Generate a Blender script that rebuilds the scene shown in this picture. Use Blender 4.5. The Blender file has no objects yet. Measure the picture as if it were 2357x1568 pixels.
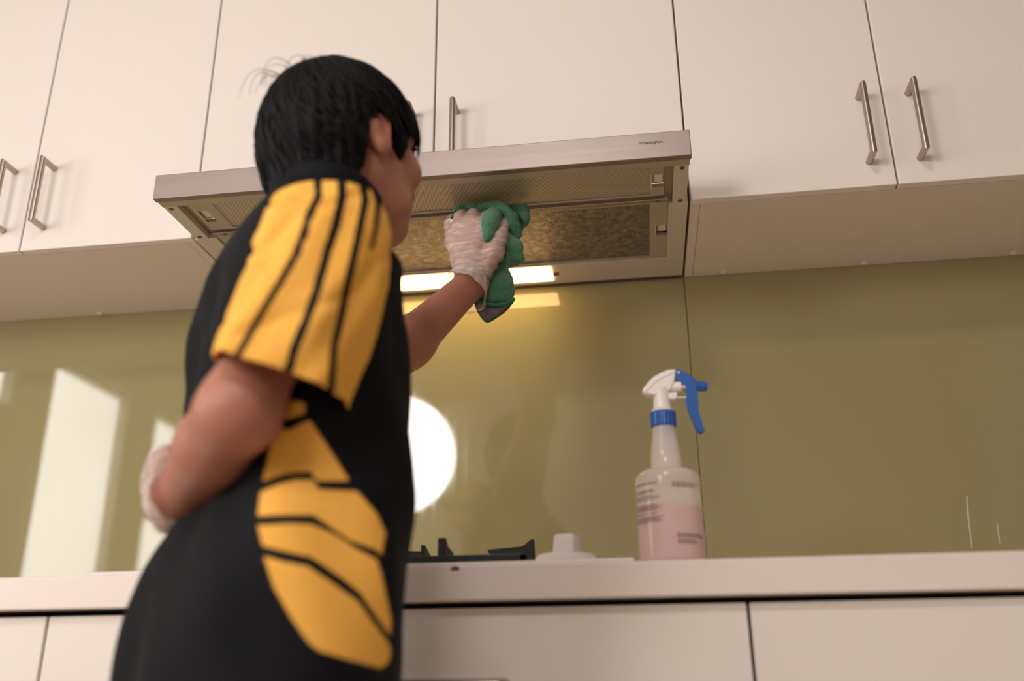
import bpy, bmesh, math, random
import numpy as np
from mathutils import Vector, Matrix

# ------------------------------------------------------------------ camera, world, exposure
scene = bpy.context.scene
COL = scene.collection
IMG_W, IMG_H = 2357, 1568
CAM = np.array([0.78553, -1.72861, 0.76642])
YAW, PITCH, ROLL, FPX = -0.13776, 0.35693, -0.00979, 2100.82

def cam_axes():
    cy, sy, cp, sp = math.cos(YAW), math.sin(YAW), math.cos(PITCH), math.sin(PITCH)
    f = np.array([sy*cp, cy*cp, sp]); r = np.array([cy, -sy, 0.0]); u = np.cross(r, f)
    cr, sr = math.cos(ROLL), math.sin(ROLL)
    return cr*r + sr*u, -sr*r + cr*u, f
RV, UV, FV = cam_axes()
cam_data = bpy.data.cameras.new('camera')
cam = bpy.data.objects.new('camera', cam_data)
COL.objects.link(cam)
M = Matrix([[RV[i], UV[i], -FV[i], CAM[i]] for i in range(3)] + [[0, 0, 0, 1]])
cam.matrix_world = M
cam_data.sensor_width = 36.0
cam_data.lens = FPX*36.0/IMG_W
cam_data.clip_start = 0.02
cam_data.dof.use_dof = True
cam_data.dof.focus_distance = 1.50
cam_data.dof.aperture_fstop = 1.9
scene.camera = cam

world = bpy.data.worlds.new('world'); scene.world = world
world.use_nodes = True
wn = world.node_tree.nodes; wl = world.node_tree.links
bg = wn['Background']
bg.inputs['Strength'].default_value = 9.5
wtc = wn.new('ShaderNodeTexCoord'); wno = wn.new('ShaderNodeTexNoise'); wmix = wn.new('ShaderNodeMix')
wno.inputs['Scale'].default_value = 5.0; wno.inputs['Detail'].default_value = 2.0
wmix.data_type = 'RGBA'
wmix.inputs[6].default_value = (0.61, 0.585, 0.555, 1); wmix.inputs[7].default_value = (1.0, 0.955, 0.92, 1)
wl.new(wtc.outputs['Generated'], wno.inputs['Vector']); wl.new(wno.outputs['Fac'], wmix.inputs[0])
wl.new(wmix.outputs[2], bg.inputs['Color'])

vs = scene.view_settings
vs.view_transform = 'Standard'; vs.look = 'None'; vs.exposure = 0.19; vs.gamma = 1.0
vs.use_curve_mapping = False
scene.cycles.use_denoising = True
scene.cycles.max_bounces = 10
scene.cycles.diffuse_bounces = 5
scene.cycles.glossy_bounces = 5
scene.cycles.transparent_max_bounces = 12
scene.cycles.sample_clamp_indirect = 6.0

def portal(name, loc, rot, sx, sy):
    l = bpy.data.lights.new(name, 'AREA'); l.shape = 'RECTANGLE'; l.size = sx; l.size_y = sy
    l.cycles.is_portal = True
    o = bpy.data.objects.new(name, l); COL.objects.link(o); o.location = loc; o.rotation_euler = rot
    return o
# daylight enters through the window in the wall at x = -1.7 (portals only guide sampling)
portal('window_portal', (-1.78, -2.1, 1.45), (0, -math.pi/2, 0), 1.5, 2.6)

# ------------------------------------------------------------------ pixel -> place helpers
def ray(x, y): return FV + (x-IMG_W/2)/FPX*RV - (y-IMG_H/2)/FPX*UV
def atD(x, y, t): return CAM + t*ray(x, y)
def atY(x, y, Y):
    d = ray(x, y); return CAM + (Y-CAM[1])/d[1]*d
def atZ(x, y, Z):
    d = ray(x, y); return CAM + (Z-CAM[2])/d[2]*d
def to_px(P):
    d = np.asarray(P, dtype=float) - CAM
    z = d@FV
    return np.stack([IMG_W/2 + FPX*(d@RV)/z, IMG_H/2 - FPX*(d@UV)/z, z], axis=-1)

# ------------------------------------------------------------------ materials
MATS = {}
def srgb(r, g, b):
    def c(v):
        v /= 255.0
        return v/12.92 if v <= 0.04045 else ((v+0.055)/1.055)**2.4
    return (c(r), c(g), c(b), 1.0)
def mat(name, color, rough=0.5, metal=0.0, spec=0.5, noise=0.0, nscale=20, bump=0.0, bscale=200, stretch=None,
        coat=0.0, sheen=0.0, alpha=1.0, bdist=0.002, trans=0.0, ior=1.5, sss=0.0, emit=None, estr=0.0, rvar=0.0):
    m = bpy.data.materials.new(name); m.use_nodes = True
    nt = m.node_tree; N = nt.nodes; L = nt.links
    b = N['Principled BSDF']
    b.inputs['Base Color'].default_value = color
    b.inputs['Roughness'].default_value = rough
    b.inputs['Metallic'].default_value = metal
    b.inputs['Specular IOR Level'].default_value = spec
    b.inputs['IOR'].default_value = ior
    b.inputs['Coat Weight'].default_value = coat
    b.inputs['Coat Roughness'].default_value = 0.03
    b.inputs['Sheen Weight'].default_value = sheen
    b.inputs['Alpha'].default_value = alpha
    b.inputs['Transmission Weight'].default_value = trans
    if sss:
        b.inputs['Subsurface Weight'].default_value = sss
        b.inputs['Subsurface Radius'].default_value = (0.012, 0.005, 0.003)
        b.inputs['Subsurface Scale'].default_value = 0.6
    if emit:
        b.inputs['Emission Color'].default_value = emit
        b.inputs['Emission Strength'].default_value = estr
    tc = N.new('ShaderNodeTexCoord'); mp = N.new('ShaderNodeMapping')
    L.new(tc.outputs['Object'], mp.inputs['Vector'])
    if stretch: mp.inputs['Scale'].default_value = stretch
    if noise or rvar:
        t = N.new('ShaderNodeTexNoise'); t.inputs['Scale'].default_value = nscale; t.inputs['Detail'].default_value = 4
        L.new(mp.outputs['Vector'], t.inputs['Vector'])
        if noise:
            mx = N.new('ShaderNodeMix'); mx.data_type = 'RGBA'
            c = color
            mx.inputs[6].default_value = (c[0]*(1-noise), c[1]*(1-noise), c[2]*(1-noise), 1)
            mx.inputs[7].default_value = (min(1, c[0]*(1+noise)), min(1, c[1]*(1+noise)), min(1, c[2]*(1+noise)), 1)
            L.new(t.outputs['Fac'], mx.inputs[0]); L.new(mx.outputs[2], b.inputs['Base Color'])
        if rvar:
            mr = N.new('ShaderNodeMapRange')
            mr.inputs[3].default_value = max(0.02, rough-rvar); mr.inputs[4].default_value = rough+rvar
            L.new(t.outputs['Fac'], mr.inputs[0]); L.new(mr.outputs[0], b.inputs['Roughness'])
    if bump:
        t2 = N.new('ShaderNodeTexNoise'); t2.inputs['Scale'].default_value = bscale; t2.inputs['Detail'].default_value = 3
        bp = N.new('ShaderNodeBump'); bp.inputs['Strength'].default_value = bump; bp.inputs['Distance'].default_value = bdist
        L.new(mp.outputs['Vector'], t2.inputs['Vector']); L.new(t2.outputs['Fac'], bp.inputs['Height'])
        L.new(bp.outputs['Normal'], b.inputs['Normal'])
    MATS[name] = m
    return m

mat('cabinet_white', srgb(236, 228, 221), rough=0.42, noise=0.012, nscale=6, spec=0.35)
mat('carcass_white', srgb(226, 216, 200), rough=0.5, noise=0.02, nscale=40, spec=0.3)
mat('counter_white', srgb(236, 224, 217), rough=0.35, noise=0.015, nscale=30, spec=0.4)
mat('wall_paint', srgb(188, 180, 174), rough=0.8, noise=0.015, nscale=8, bump=0.1, bscale=300)
mat('floor_timber', srgb(204, 190, 170), rough=0.4, noise=0.06, nscale=6, stretch=(1, 8, 1))
mat('gap_shade', srgb(38, 32, 30), rough=0.9, spec=0.1)
mat('steel', srgb(178, 164, 156), rough=0.30, metal=1.0, noise=0.05, nscale=60, stretch=(1, 60, 60), rvar=0.08, bump=0.04, bscale=90)
mat('steel_bar', srgb(158, 145, 140), rough=0.47, metal=1.0, noise=0.06, nscale=9, stretch=(1, 14, 14), rvar=0.07, bump=0.05, bscale=60)
mat('hood_white', srgb(214, 206, 190), rough=0.38, metal=0.25, noise=0.02, nscale=25)
mat('hood_grey', srgb(186, 176, 160), rough=0.35, metal=0.4, noise=0.03, nscale=25)
mat('screw_steel', srgb(120, 110, 98), rough=0.35, metal=1.0, noise=0.2, nscale=300)
mat('black_iron', srgb(28, 26, 26), rough=0.5, noise=0.2, nscale=150, bump=0.15, bscale=600)
mat('black_glass', srgb(20, 18, 18), rough=0.12, noise=0.1, nscale=30)
mat('knob_white', srgb(236, 228, 224), rough=0.3, noise=0.01, nscale=30)
mat('chip_brown', srgb(110, 80, 62), rough=0.8, noise=0.2, nscale=300)
mat('frame_dark', srgb(150, 146, 138), rough=0.5, noise=0.03, nscale=20)
mat('lamp_plastic', srgb(255, 226, 170), rough=0.3, noise=0.02, nscale=40, emit=(1.0, 0.62, 0.26, 1), estr=8.0)
mat('softbox_cloth', (0.95, 0.92, 0.88, 1), rough=0.8, noise=0.02, nscale=60, emit=(1.0, 0.95, 0.92, 1), estr=19.0)
mat('black_fabric', srgb(24, 23, 26), rough=0.85, noise=0.15, nscale=90)
mat('strip_dark', srgb(92, 82, 76), rough=0.4, metal=0.6, noise=0.05, nscale=30)
mat('residue', srgb(196, 186, 160), rough=0.7, noise=0.2, nscale=90)

def splash_material():
    m = mat('olive_glass', srgb(158, 149, 104), rough=0.035, spec=0.5, noise=0.02, nscale=3, coat=0.8)
    # faint vertical wipe marks and fine scratches in the gloss
    nt = m.node_tree; N = nt.nodes; L = nt.links; b = N['Principled BSDF']
    tc = N.new('ShaderNodeTexCoord'); mp = N.new('ShaderNodeMapping'); mp.inputs['Scale'].default_value = (60, 60, 2.0)
    n = N.new('ShaderNodeTexNoise'); n.inputs['Scale'].default_value = 1.0; n.inputs['Detail'].default_value = 3
    mr = N.new('ShaderNodeMapRange'); mr.inputs[1].default_value = 0.45; mr.inputs[2].default_value = 0.8
    mr.inputs[3].default_value = 0.025; mr.inputs[4].default_value = 0.10
    L.new(tc.outputs['Object'], mp.inputs['Vector']); L.new(mp.outputs['Vector'], n.inputs['Vector'])
    L.new(n.outputs['Fac'], mr.inputs[0]); L.new(mr.outputs[0], b.inputs['Roughness'])
splash_material()

def filter_material(name, glint):
    m = bpy.data.materials.new(name); m.use_nodes = True
    nt = m.node_tree; N = nt.nodes; L = nt.links; b = N['Principled BSDF']
    tc = N.new('ShaderNodeTexCoord'); mp = N.new('ShaderNodeMapping')
    mp.inputs['Rotation'].default_value = (0, 0, math.radians(32))
    L.new(tc.outputs['Object'], mp.inputs['Vector'])
    sx = N.new('ShaderNodeSeparateXYZ'); L.new(mp.outputs['Vector'], sx.inputs[0])
    k = 2*math.pi/0.0036
    def s(ax, kk):
        a = N.new('ShaderNodeMath'); a.operation = 'MULTIPLY'; a.inputs[1].default_value = kk; L.new(sx.outputs[ax], a.inputs[0])
        c = N.new('ShaderNodeMath'); c.operation = 'SINE'; L.new(a.outputs[0], c.inputs[0]); return c
    a, c = s(0, k), s(1, k*1.15)
    mu = N.new('ShaderNodeMath'); mu.operation = 'MULTIPLY'; L.new(a.outputs[0], mu.inputs[0]); L.new(c.outputs[0], mu.inputs[1])
    mr = N.new('ShaderNodeMapRange'); mr.inputs[1].default_value = 0.0 if not glint else -0.25; mr.inputs[2].default_value = 0.45 if not glint else 0.3; L.new(mu.outputs[0], mr.inputs[0])
    mx = N.new('ShaderNodeMix'); mx.data_type = 'RGBA'
    mx.inputs[6].default_value = srgb(232, 220, 200); mx.inputs[7].default_value = srgb(62, 50, 38)
    L.new(mr.outputs[0], mx.inputs[0]); L.new(mx.outputs[2], b.inputs['Base Color'])
    b.inputs['Metallic'].default_value = 0.7; b.inputs['Roughness'].default_value = 0.42 if not glint else 0.22
    if glint:   # lamp glints on the crumpled mesh, put into the colour as brighter patches
        pn = N.new('ShaderNodeTexNoise'); pn.inputs['Scale'].default_value = 75; pn.inputs['Detail'].default_value = 6; pn.inputs['Roughness'].default_value = 0.7
        L.new(tc.outputs['Object'], pn.inputs['Vector'])
        pm = N.new('ShaderNodeMapRange'); pm.inputs[1].default_value = 0.42; pm.inputs[2].default_value = 0.66; L.new(pn.outputs['Fac'], pm.inputs[0])
        m2 = N.new('ShaderNodeMix'); m2.data_type = 'RGBA'; m2.blend_type = 'MULTIPLY'; m2.inputs[0].default_value = 1.0
        dk = N.new('ShaderNodeMix'); dk.data_type = 'RGBA'; dk.inputs[6].default_value = (0.45, 0.42, 0.38, 1); dk.inputs[7].default_value = (1.0, 1.0, 1.0, 1)
        L.new(pm.outputs[0], dk.inputs[0]); L.new(mx.outputs[2], m2.inputs[6]); L.new(dk.outputs[2], m2.inputs[7]); L.new(m2.outputs[2], b.inputs['Base Color'])
    n = N.new('ShaderNodeTexNoise'); n.inputs['Scale'].default_value = 240 if glint else 60; n.inputs['Detail'].default_value = 4
    L.new(tc.outputs['Object'], n.inputs['Vector'])
    b1 = N.new('ShaderNodeBump'); b1.inputs['Strength'].default_value = 0.9 if glint else 0.15; b1.inputs['Distance'].default_value = 0.006 if glint else 0.001
    L.new(n.outputs['Fac'], b1.inputs['Height'])
    b2 = N.new('ShaderNodeBump'); b2.inputs['Strength'].default_value = 0.5; b2.inputs['Distance'].default_value = 0.0012; b2.invert = True
    L.new(mr.outputs[0], b2.inputs['Height']); L.new(b1.outputs['Normal'], b2.inputs['Normal'])
    L.new(b2.outputs['Normal'], b.inputs['Normal'])
    MATS[name] = m
filter_material('filter_mesh', False)
filter_material('filter_mesh_rear', True)

# ------------------------------------------------------------------ object helpers
def link(o, parent=None):
    COL.objects.link(o)
    if parent is not None: o.parent = parent
    return o
def mesh_obj(name, verts, faces, material, parent=None, smooth=False):
    me = bpy.data.meshes.new(name)
    me.from_pydata([tuple(map(float, v)) for v in verts], [], [tuple(map(int, f)) for f in faces]); me.update()
    if smooth: me.shade_smooth()
    if material: me.materials.append(MATS[material])
    o = bpy.data.objects.new(name, me)
    return link(o, parent)
def bm_obj(name, bm, material, parent=None, smooth=False):
    bmesh.ops.recalc_face_normals(bm, faces=bm.faces)
    me = bpy.data.meshes.new(name); bm.to_mesh(me); bm.free()
    if smooth: me.shade_smooth()
    if material: me.materials.append(MATS[material])
    return link(bpy.data.objects.new(name, me), parent)
def add_box(bm, x0, x1, y0, y1, z0, z1, bevel=0.0, seg=2):
    r = bmesh.ops.create_cube(bm, size=1.0)
    vs_ = r['verts']
    for v in vs_:
        v.co = Vector(((x0+x1)/2 + v.co.x*(x1-x0), (y0+y1)/2 + v.co.y*(y1-y0), (z0+z1)/2 + v.co.z*(z1-z0)))
    if bevel:
        es = list({e for v in vs_ for e in v.link_edges})
        bmesh.ops.bevel(bm, geom=es, offset=bevel, segments=seg, affect='EDGES', profile=0.5)
def box(name, x0, x1, y0, y1, z0, z1, material, parent=None, bevel=0.0, seg=2):
    bm = bmesh.new(); add_box(bm, x0, x1, y0, y1, z0, z1, bevel, seg)
    return bm_obj(name, bm, material, parent)
def boxes(name, lst, material, parent=None, bevel=0.0):
    bm = bmesh.new()
    for b in lst: add_box(bm, *b, bevel=bevel)
    return bm_obj(name, bm, material, parent)
def tube_data(path, radius, n=14, cap=True, up=None, flat=1.0):
    """tube with mitred joints along a polyline; radius may be a list"""
    P = [np.array(p, dtype=float) for p in path]
    rad = radius if hasattr(radius, '__len__') else [radius]*len(P)
    T = [P[i+1]-P[i] for i in range(len(P)-1)]; T = [t/np.linalg.norm(t) for t in T]
    ref = np.array(up if up is not None else (0, 0, 1.0))
    if abs(T[0]@ref) > 0.95: ref = np.array((1.0, 0, 0))
    u = np.cross(T[0], ref); u /= np.linalg.norm(u)
    V, F = [], []
    for i, p in enumerate(P):
        ta = T[max(0, i-1)]; tb = T[min(len(T)-1, i)]
        if i > 0:
            u = u - (u@tb)*tb; u /= np.linalg.norm(u)
        w = np.cross(tb, u)
        nb = ta+tb; nb /= np.linalg.norm(nb)
        for k in range(n):
            a = 2*math.pi*k/n
            d = rad[i]*(math.cos(a)*u + flat*math.sin(a)*w)
            # project along tb on to the mitre plane
            d = d - tb*((d@nb)/(tb@nb)) if abs(tb@nb) > 0.2 else d
            V.append(p+d)
    m = len(P)
    for i in range(m-1):
        for k in range(n):
            F.append((i*n+k, i*n+(k+1) % n, (i+1)*n+(k+1) % n, (i+1)*n+k))
    if cap:
        F.append(tuple(range(n))[::-1]); F.append(tuple(range((m-1)*n, m*n)))
    return V, F
def tube(name, path, radius, material, parent=None, n=14, smooth=True, up=None, flat=1.0):
    V, F = tube_data(path, radius, n, up=up, flat=flat)
    o = mesh_obj(name, V, F, material, parent, smooth)
    if smooth: sharp(o, 35)
    return o
def sharp(o, deg=35):
    me = o.data
    bm = bmesh.new(); bm.from_mesh(me)
    for e in bm.edges:
        if len(e.link_faces) == 2 and e.calc_face_angle(0) > math.radians(deg): e.smooth = False
    bm.to_mesh(me); bm.free()
def lathe_data(profile, centre, n=40, cap_bottom=True, cap_top=True):
    V, F = [], []
    for (r, z) in profile:
        for k in range(n):
            a = 2*math.pi*k/n
            V.append((centre[0]+r*math.cos(a), centre[1]+r*math.sin(a), centre[2]+z))
    m = len(profile)
    for i in range(m-1):
        for k in range(n):
            F.append((i*n+k, i*n+(k+1) % n, (i+1)*n+(k+1) % n, (i+1)*n+k))
    if cap_bottom: F.append(tuple(range(n))[::-1])
    if cap_top: F.append(tuple(range((m-1)*n, m*n)))
    return V, F
def lathe(name, profile, centre, material, parent=None, n=40, cap_bottom=True, cap_top=True, smooth=True, sh=40):
    V, F = lathe_data(profile, centre, n, cap_bottom, cap_top)
    o = mesh_obj(name, V, F, material, parent, smooth)
    if smooth: sharp(o, sh)
    return o
def empty(name, loc, label, category, group=None):
    o = bpy.data.objects.new(name, None); o.location = loc; o.empty_display_size = 0.05
    COL.objects.link(o)
    o['label'] = label; o['category'] = category
    if group: o['group'] = group
    return o
def tag(o, label, category, group=None):
    o['label'] = label; o['category'] = category
    if group: o['group'] = group
    return o
def struct(o):
    o['kind'] = 'structure'; return o
def under(root):
    """parts are modelled in world coordinates: keep them in place under a root that stands elsewhere"""
    for ch in root.children:
        ch.matrix_parent_inverse = Matrix.Translation(-Vector(root.location))
    return root

# ------------------------------------------------------------------ room shell
WX0, WX1, WY0, CEIL = -1.70, 2.70, -3.70, 2.55
struct(box('floor', WX0-0.12, WX1+0.12, WY0-0.12, 0.12, -0.08, 0.0, 'floor_timber'))
struct(box('ceiling', WX0-0.12, WX1+0.12, WY0-0.12, 0.12, CEIL, CEIL+0.08, 'wall_paint'))
struct(box('wall_back', WX0-0.12, WX1+0.12, 0.008, 0.12, 0.0, CEIL, 'wall_paint'))
struct(box('wall_right', WX1, WX1+0.12, WY0, 0.008, 0.0, CEIL, 'wall_paint'))
struct(box('wall_front', WX0-0.12, WX1+0.12, WY0-0.12, WY0, 0.0, CEIL, 'wall_paint'))
# left wall with one wide window opening y -3.25..-1.0, z 0.95..2.13
OY0, OY1, OZ0, OZ1 = -3.30, -0.98, 0.95, 2.13
struct(boxes('wall_left', [(WX0-0.12, WX0, WY0, OY0, 0, CEIL), (WX0-0.12, WX0, OY1, 0.008, 0, CEIL),
                    (WX0-0.12, WX0, OY0, OY1, 0, OZ0), (WX0-0.12, WX0, OY0, OY1, OZ1, CEIL)], 'wall_paint'))
win = struct(boxes('window_1', [(WX0-0.08, WX0-0.03, OY0, OY1, OZ0, OZ0+0.05), (WX0-0.08, WX0-0.03, OY0, OY1, OZ1-0.025, OZ1),
                         (WX0-0.08, WX0-0.03, OY0, OY0+0.05, OZ0, OZ1), (WX0-0.08, WX0-0.03, OY1-0.05, OY1, OZ0, OZ1)], 'frame_dark'))
for (y0, y1) in ((-1.77, -1.516), (-2.645, -2.365)):
    box('mullion', WX0-0.085, WX0-0.025, y0, y1, OZ0+0.05, OZ1-0.025, 'frame_dark', win, 0.004)
for (y0, y1) in ((-1.516, -1.03), (-3.25, -2.645)):
    box('transom', WX0-0.08, WX0-0.03, y0, y1, 1.57, 1.835, 'frame_dark', win, 0.004)
box('window_sill', WX0-0.02, WX0+0.05, OY0-0.03, OY1+0.03, OZ0-0.03, OZ0-0.002, 'cabinet_white', win, 0.004)
def glass_material():
    m = bpy.data.materials.new('window_glass'); m.use_nodes = True
    nt = m.node_tree; N = nt.nodes; L = nt.links
    N.remove(N['Principled BSDF'])
    t = N.new('ShaderNodeBsdfTransparent'); g = N.new('ShaderNodeBsdfGlossy'); g.inputs['Roughness'].default_value = 0.02
    mx = N.new('ShaderNodeMixShader'); mx.inputs[0].default_value = 0.05; L.new(t.outputs[0], mx.inputs[1]); L.new(g.outputs[0], mx.inputs[2])
    L.new(mx.outputs[0], N['Material Output'].inputs['Surface'])
    MATS['window_glass'] = m
glass_material()
for (y0, y1, z0, z1) in ((-2.365, -1.77, OZ0+0.05, OZ1-0.025), (-1.516, -1.03, OZ0+0.05, 1.57), (-1.516, -1.03, 1.835, OZ1-0.025),
                         (-3.25, -2.645, OZ0+0.05, 1.57), (-3.25, -2.645, 1.835, OZ1-0.025)):
    box('pane', WX0-0.058, WX0-0.054, y0, y1, z0, z1, 'window_glass', win)

# ------------------------------------------------------------------ kitchen: splashback, uppers, lowers
D, ZB = 0.3237, 1.5325           # door face depth from wall, cabinet underside height
XS = (0.0, 0.9)
for i, (x0, x1, lb) in enumerate(((WX0+0.002, 0.0, 'olive green glass splashback panel reflecting the bright window'),
                                  (0.0, 0.9, 'olive green glass splashback panel behind the gas cooktop'),
                                  (0.9, WX1-0.002, 'olive green glass splashback panel with pale dried streaks'))):
    gl = box('glass_splashback', x0+0.0008, x1-0.0008, 0.0, 0.006, 0.9005, 1.60, 'olive_glass', None, 0.0006, 1)
    tag(gl, lb, 'splashback')
# dried streaks on the right-hand glass panel
last_gl = gl
for (pts, w) in ((((2226, 1143), (2228, 1180), (2234, 1230), (2238, 1264)), 0.0016), (((2296, 1205), (2297, 1222), (2303, 1252)), 0.0013)):
    tube('dried_streak', [atY(a, b, -0.0003) for a, b in pts], [w, w*1.3, w, w*0.8][:len(pts)], 'residue', last_gl, n=6, flat=0.3, up=(0, 1, 0))

def handle_v(x, z0, z1, yface, parent, name='handle'):
    y = yface-0.036
    return tube(name, [(x, yface+0.001, z1), (x, y, z1), (x, y, z0), (x, yface+0.001, z0)], 0.0058, 'steel', parent, n=18)

def upper_cabinet(x0, xm, x1, zb, zt, label, hz, door_zb=None, splashy=True):
    t = 0.017
    c = empty('upper_cabinet', ((x0+x1)/2, -D/2, zb), label, 'cabinet', 'white wall cabinets')
    g = 0.0012
    yb, yf = -0.001, -D+0.019
    box('side_panel', x0+g, x0+t, yf, yb, zb, zt, 'carcass_white', c, 0.0006, 1)
    box('side_panel', x1-t, x1-g, yf, yb, zb, zt, 'carcass_white', c, 0.0006, 1)
    box('bottom_panel', x0+t+0.0007, x1-t-0.0007, yf+0.0005, yb, zb+0.0004, zb+t, 'carcass_white', c, 0.0005, 1)
    box('top_panel', x0+t, x1-t, yf, yb, zt-t, zt, 'carcass_white', c)
    box('back_panel', x0+t, x1-t, yb-0.006, yb, zb+t, zt-t, 'carcass_white', c)
    dz = zb if door_zb is None else door_zb
    for (a, b, hx) in ((x0, xm, xm-0.0405), (xm, x1, xm+0.0415)):
        d = box('door', a+0.0016, b-0.0016, -D, -D+0.018, dz, zt, 'cabinet_white', c, 0.0016, 2)
        handle_v(hx, hz, hz+0.128, -D, d)
    return c
ZT = 2.25
cl = upper_cabinet(-0.688, -0.344, 0.0, ZB, ZT, 'white double-door wall cabinet adjoining the hood, above the window-reflecting glass', 1.578)
cm = upper_cabinet(0.0, 0.45, 0.9, 1.590, ZT, 'white double-door wall cabinet directly above the range hood', 1.624)
cr = upper_cabinet(0.9, 1.24, 1.58, ZB, ZT, 'white double-door wall cabinet adjoining the hood, above the spray bottle side', 1.578)
cf = upper_cabinet(1.58, 2.04, 2.50, ZB, ZT, 'white double-door wall cabinet at the end of the row', 1.578)
ce = upper_cabinet(-1.60, -1.144, -0.688, ZB, ZT, 'white double-door wall cabinet in the corner by the window wall', 1.578)
for c, xs in ((cl, (-0.365,)), (cr, (0.978, 1.251, 1.528))):
    for x in xs:
        lathe('screw_cap', [(0.006, 0.0), (0.006, -0.0025), (0.004, -0.004), (0.001, -0.0045)], (x, -0.0135, ZB+0.0006), 'carcass_white', c, n=16)
for c in (cl, cm, cr, cf, ce): under(c)
struct(box('trim_1', WX0+0.001, WX1-0.001, -D+0.03, 0.007, ZT+0.001, CEIL-0.001, 'wall_paint'))

# lower run
DC, TT, ZC = 0.600, 0.0417, 0.9
ct = box('countertop', WX0+0.002, WX1-0.002, -DC, -0.0005, ZC-TT, ZC, 'counter_white', None, 0.002, 3)
tag(ct, 'long white laminate kitchen countertop with a small brown chip on its front edge', 'countertop')
cp = atY(1047, 1309, -DC-0.0002)
bm = bmesh.new()
for k, (a, b, r) in enumerate(((0, 0, 0.0030), (0.003, -0.0006, 0.0022), (-0.003, -0.001, 0.0018))):
    s = bmesh.ops.create_icosphere(bm, subdivisions=2, radius=1.0)
    for v in s['verts']: v.co = Vector((cp[0]+a+v.co.x*r*1.5, -DC-0.0001+v.co.y*0.0006, min(cp[2]+b+v.co.z*r, 0.8995)))
bm_obj('edge_chip', bm, 'chip_brown', ct, True)
def lower_cabinet(x0, x1, label, fronts):
    c = empty('base_cabinet', ((x0+x1)/2, -0.29, 0.0), label, 'cabinet', 'white base cabinets')
    yf = -DC+0.02
    box('carcass', x0+0.001, x1-0.001, yf+0.020, -0.002, 0.10, ZC-TT-0.0005, 'gap_shade', c)  # carcass coloured dark: the shade in the gaps is put into the colour
    box('kick_board', x0+0.001, x1-0.001, yf+0.055, yf+0.07, 0.0005, 0.099, 'cabinet_white', c)
    for (a, b, z0, z1, kind) in fronts:
        d = box('drawer_front' if kind == 'h' else 'door', a+0.002, b-0.002, yf, yf+0.018, z0, z1, 'cabinet_white', c, 0.0016, 2)
        if kind == 'h':
            xm = (a+b)/2; w = 0.157; y = yf-0.036; zc = min(z1-0.088, 0.7655)
            tube('handle', [(xm-w, yf+0.001, zc), (xm-w, y+0.004, zc), (xm-w+0.004, y, zc), (xm+w-0.004, y, zc), (xm+w, y+0.004, zc), (xm+w, yf+0.001, zc)], 0.0062, 'steel', d, n=16)
        elif kind in 'lr':
            hx = b-0.0415 if kind == 'l' else a+0.0415
            handle_v(hx, z1-0.30, z1-0.172, yf, d)
    under(c); return c
ZD = ZC-TT-0.0075
lower_cabinet(0.0095, 0.905, 'white base cabinet with wide drawers under the gas cooktop',
              [(0.0095, 0.905, 0.605, ZD, 'h'), (0.0095, 0.905, 0.355, 0.601, 'h'), (0.0095, 0.905, 0.105, 0.351, 'h')])
lower_cabinet(0.905, 1.805, 'white base cabinet with doors next to the cooktop drawers',
              [(0.905, 1.355+0.4, 0.105, ZD, 'l')] if False else [(0.905, 1.805, 0.605, ZD, 'n'), (0.905, 1.355, 0.105, 0.601, 'l'), (1.355, 1.805, 0.105, 0.601, 'r')])
lower_cabinet(1.805, 2.69, 'white base cabinet at the far end of the countertop', [(1.805, 2.25, 0.105, ZD, 'l'), (2.25, 2.69, 0.105, ZD, 'r')])
lower_cabinet(-0.8905, 0.0095, 'white base cabinet on the window side of the drawers', [(-0.8905, -0.4405, 0.105, ZD, 'l'), (-0.4405, 0.0095, 0.105, ZD, 'r')])
lower_cabinet(-1.69, -0.8905, 'white base cabinet in the corner by the window wall', [(-1.69, -1.29, 0.105, ZD, 'l'), (-1.29, -0.8905, 0.105, ZD, 'r')])

# ------------------------------------------------------------------ slide-out range hood
HZ = 1.5315
hood = empty('range_hood', (0.45, -0.2, HZ), 'slide-out stainless range hood with mesh filters and glowing lamp cover', 'range hood')
bar = box('front_bar', 0.0035, 0.8965, -0.472, -0.4585, 1.5305, 1.5765, 'steel_bar', hood, 0.0012, 2)
box('bar_underside', 0.0055, 0.8945, -0.4585, -0.4405, 1.5312, 1.5335, 'hood_grey', hood, 0.0005, 1)
# worn lettering on the bar
fc = bpy.data.curves.new('lettering', 'FONT'); fc.body = 'Westinghouse'; fc.size = 0.0078; fc.extrude = 0.0001; fc.space_character = 0.98
fo = bpy.data.objects.new('lettering_curve', fc); COL.objects.link(fo)
bpy.context.view_layer.update()
me = bpy.data.meshes.new_from_object(fo.evaluated_get(bpy.context.evaluated_depsgraph_get()))
bpy.data.objects.remove(fo)
def worn_material():
    m = mat('worn_ink', srgb(52, 44, 42), rough=0.9, spec=0.1)
    nt = m.node_tree; N = nt.nodes; L = nt.links; b = N['Principled BSDF']
    tc = N.new('ShaderNodeTexCoord'); s = N.new('ShaderNodeSeparateXYZ'); n = N.new('ShaderNodeTexNoise'); n.inputs['Scale'].default_value = 240
    L.new(tc.outputs['Object'], s.inputs[0]); L.new(tc.outputs['Object'], n.inputs['Vector'])
    mr = N.new('ShaderNodeMapRange'); mr.inputs[1].default_value = 0.026; mr.inputs[2].default_value = 0.046; mr.inputs[3].default_value = 0.34; mr.inputs[4].default_value = 0.60
    L.new(s.outputs[0], mr.inputs[0])
    g = N.new('ShaderNodeMath'); g.operation = 'GREATER_THAN'; L.new(n.outputs['Fac'], g.inputs[0]); L.new(mr.outputs[0], g.inputs[1])
    L.new(g.outputs[0], b.inputs['Alpha'])
worn_material()
me.materials.append(MATS['worn_ink'])
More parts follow.
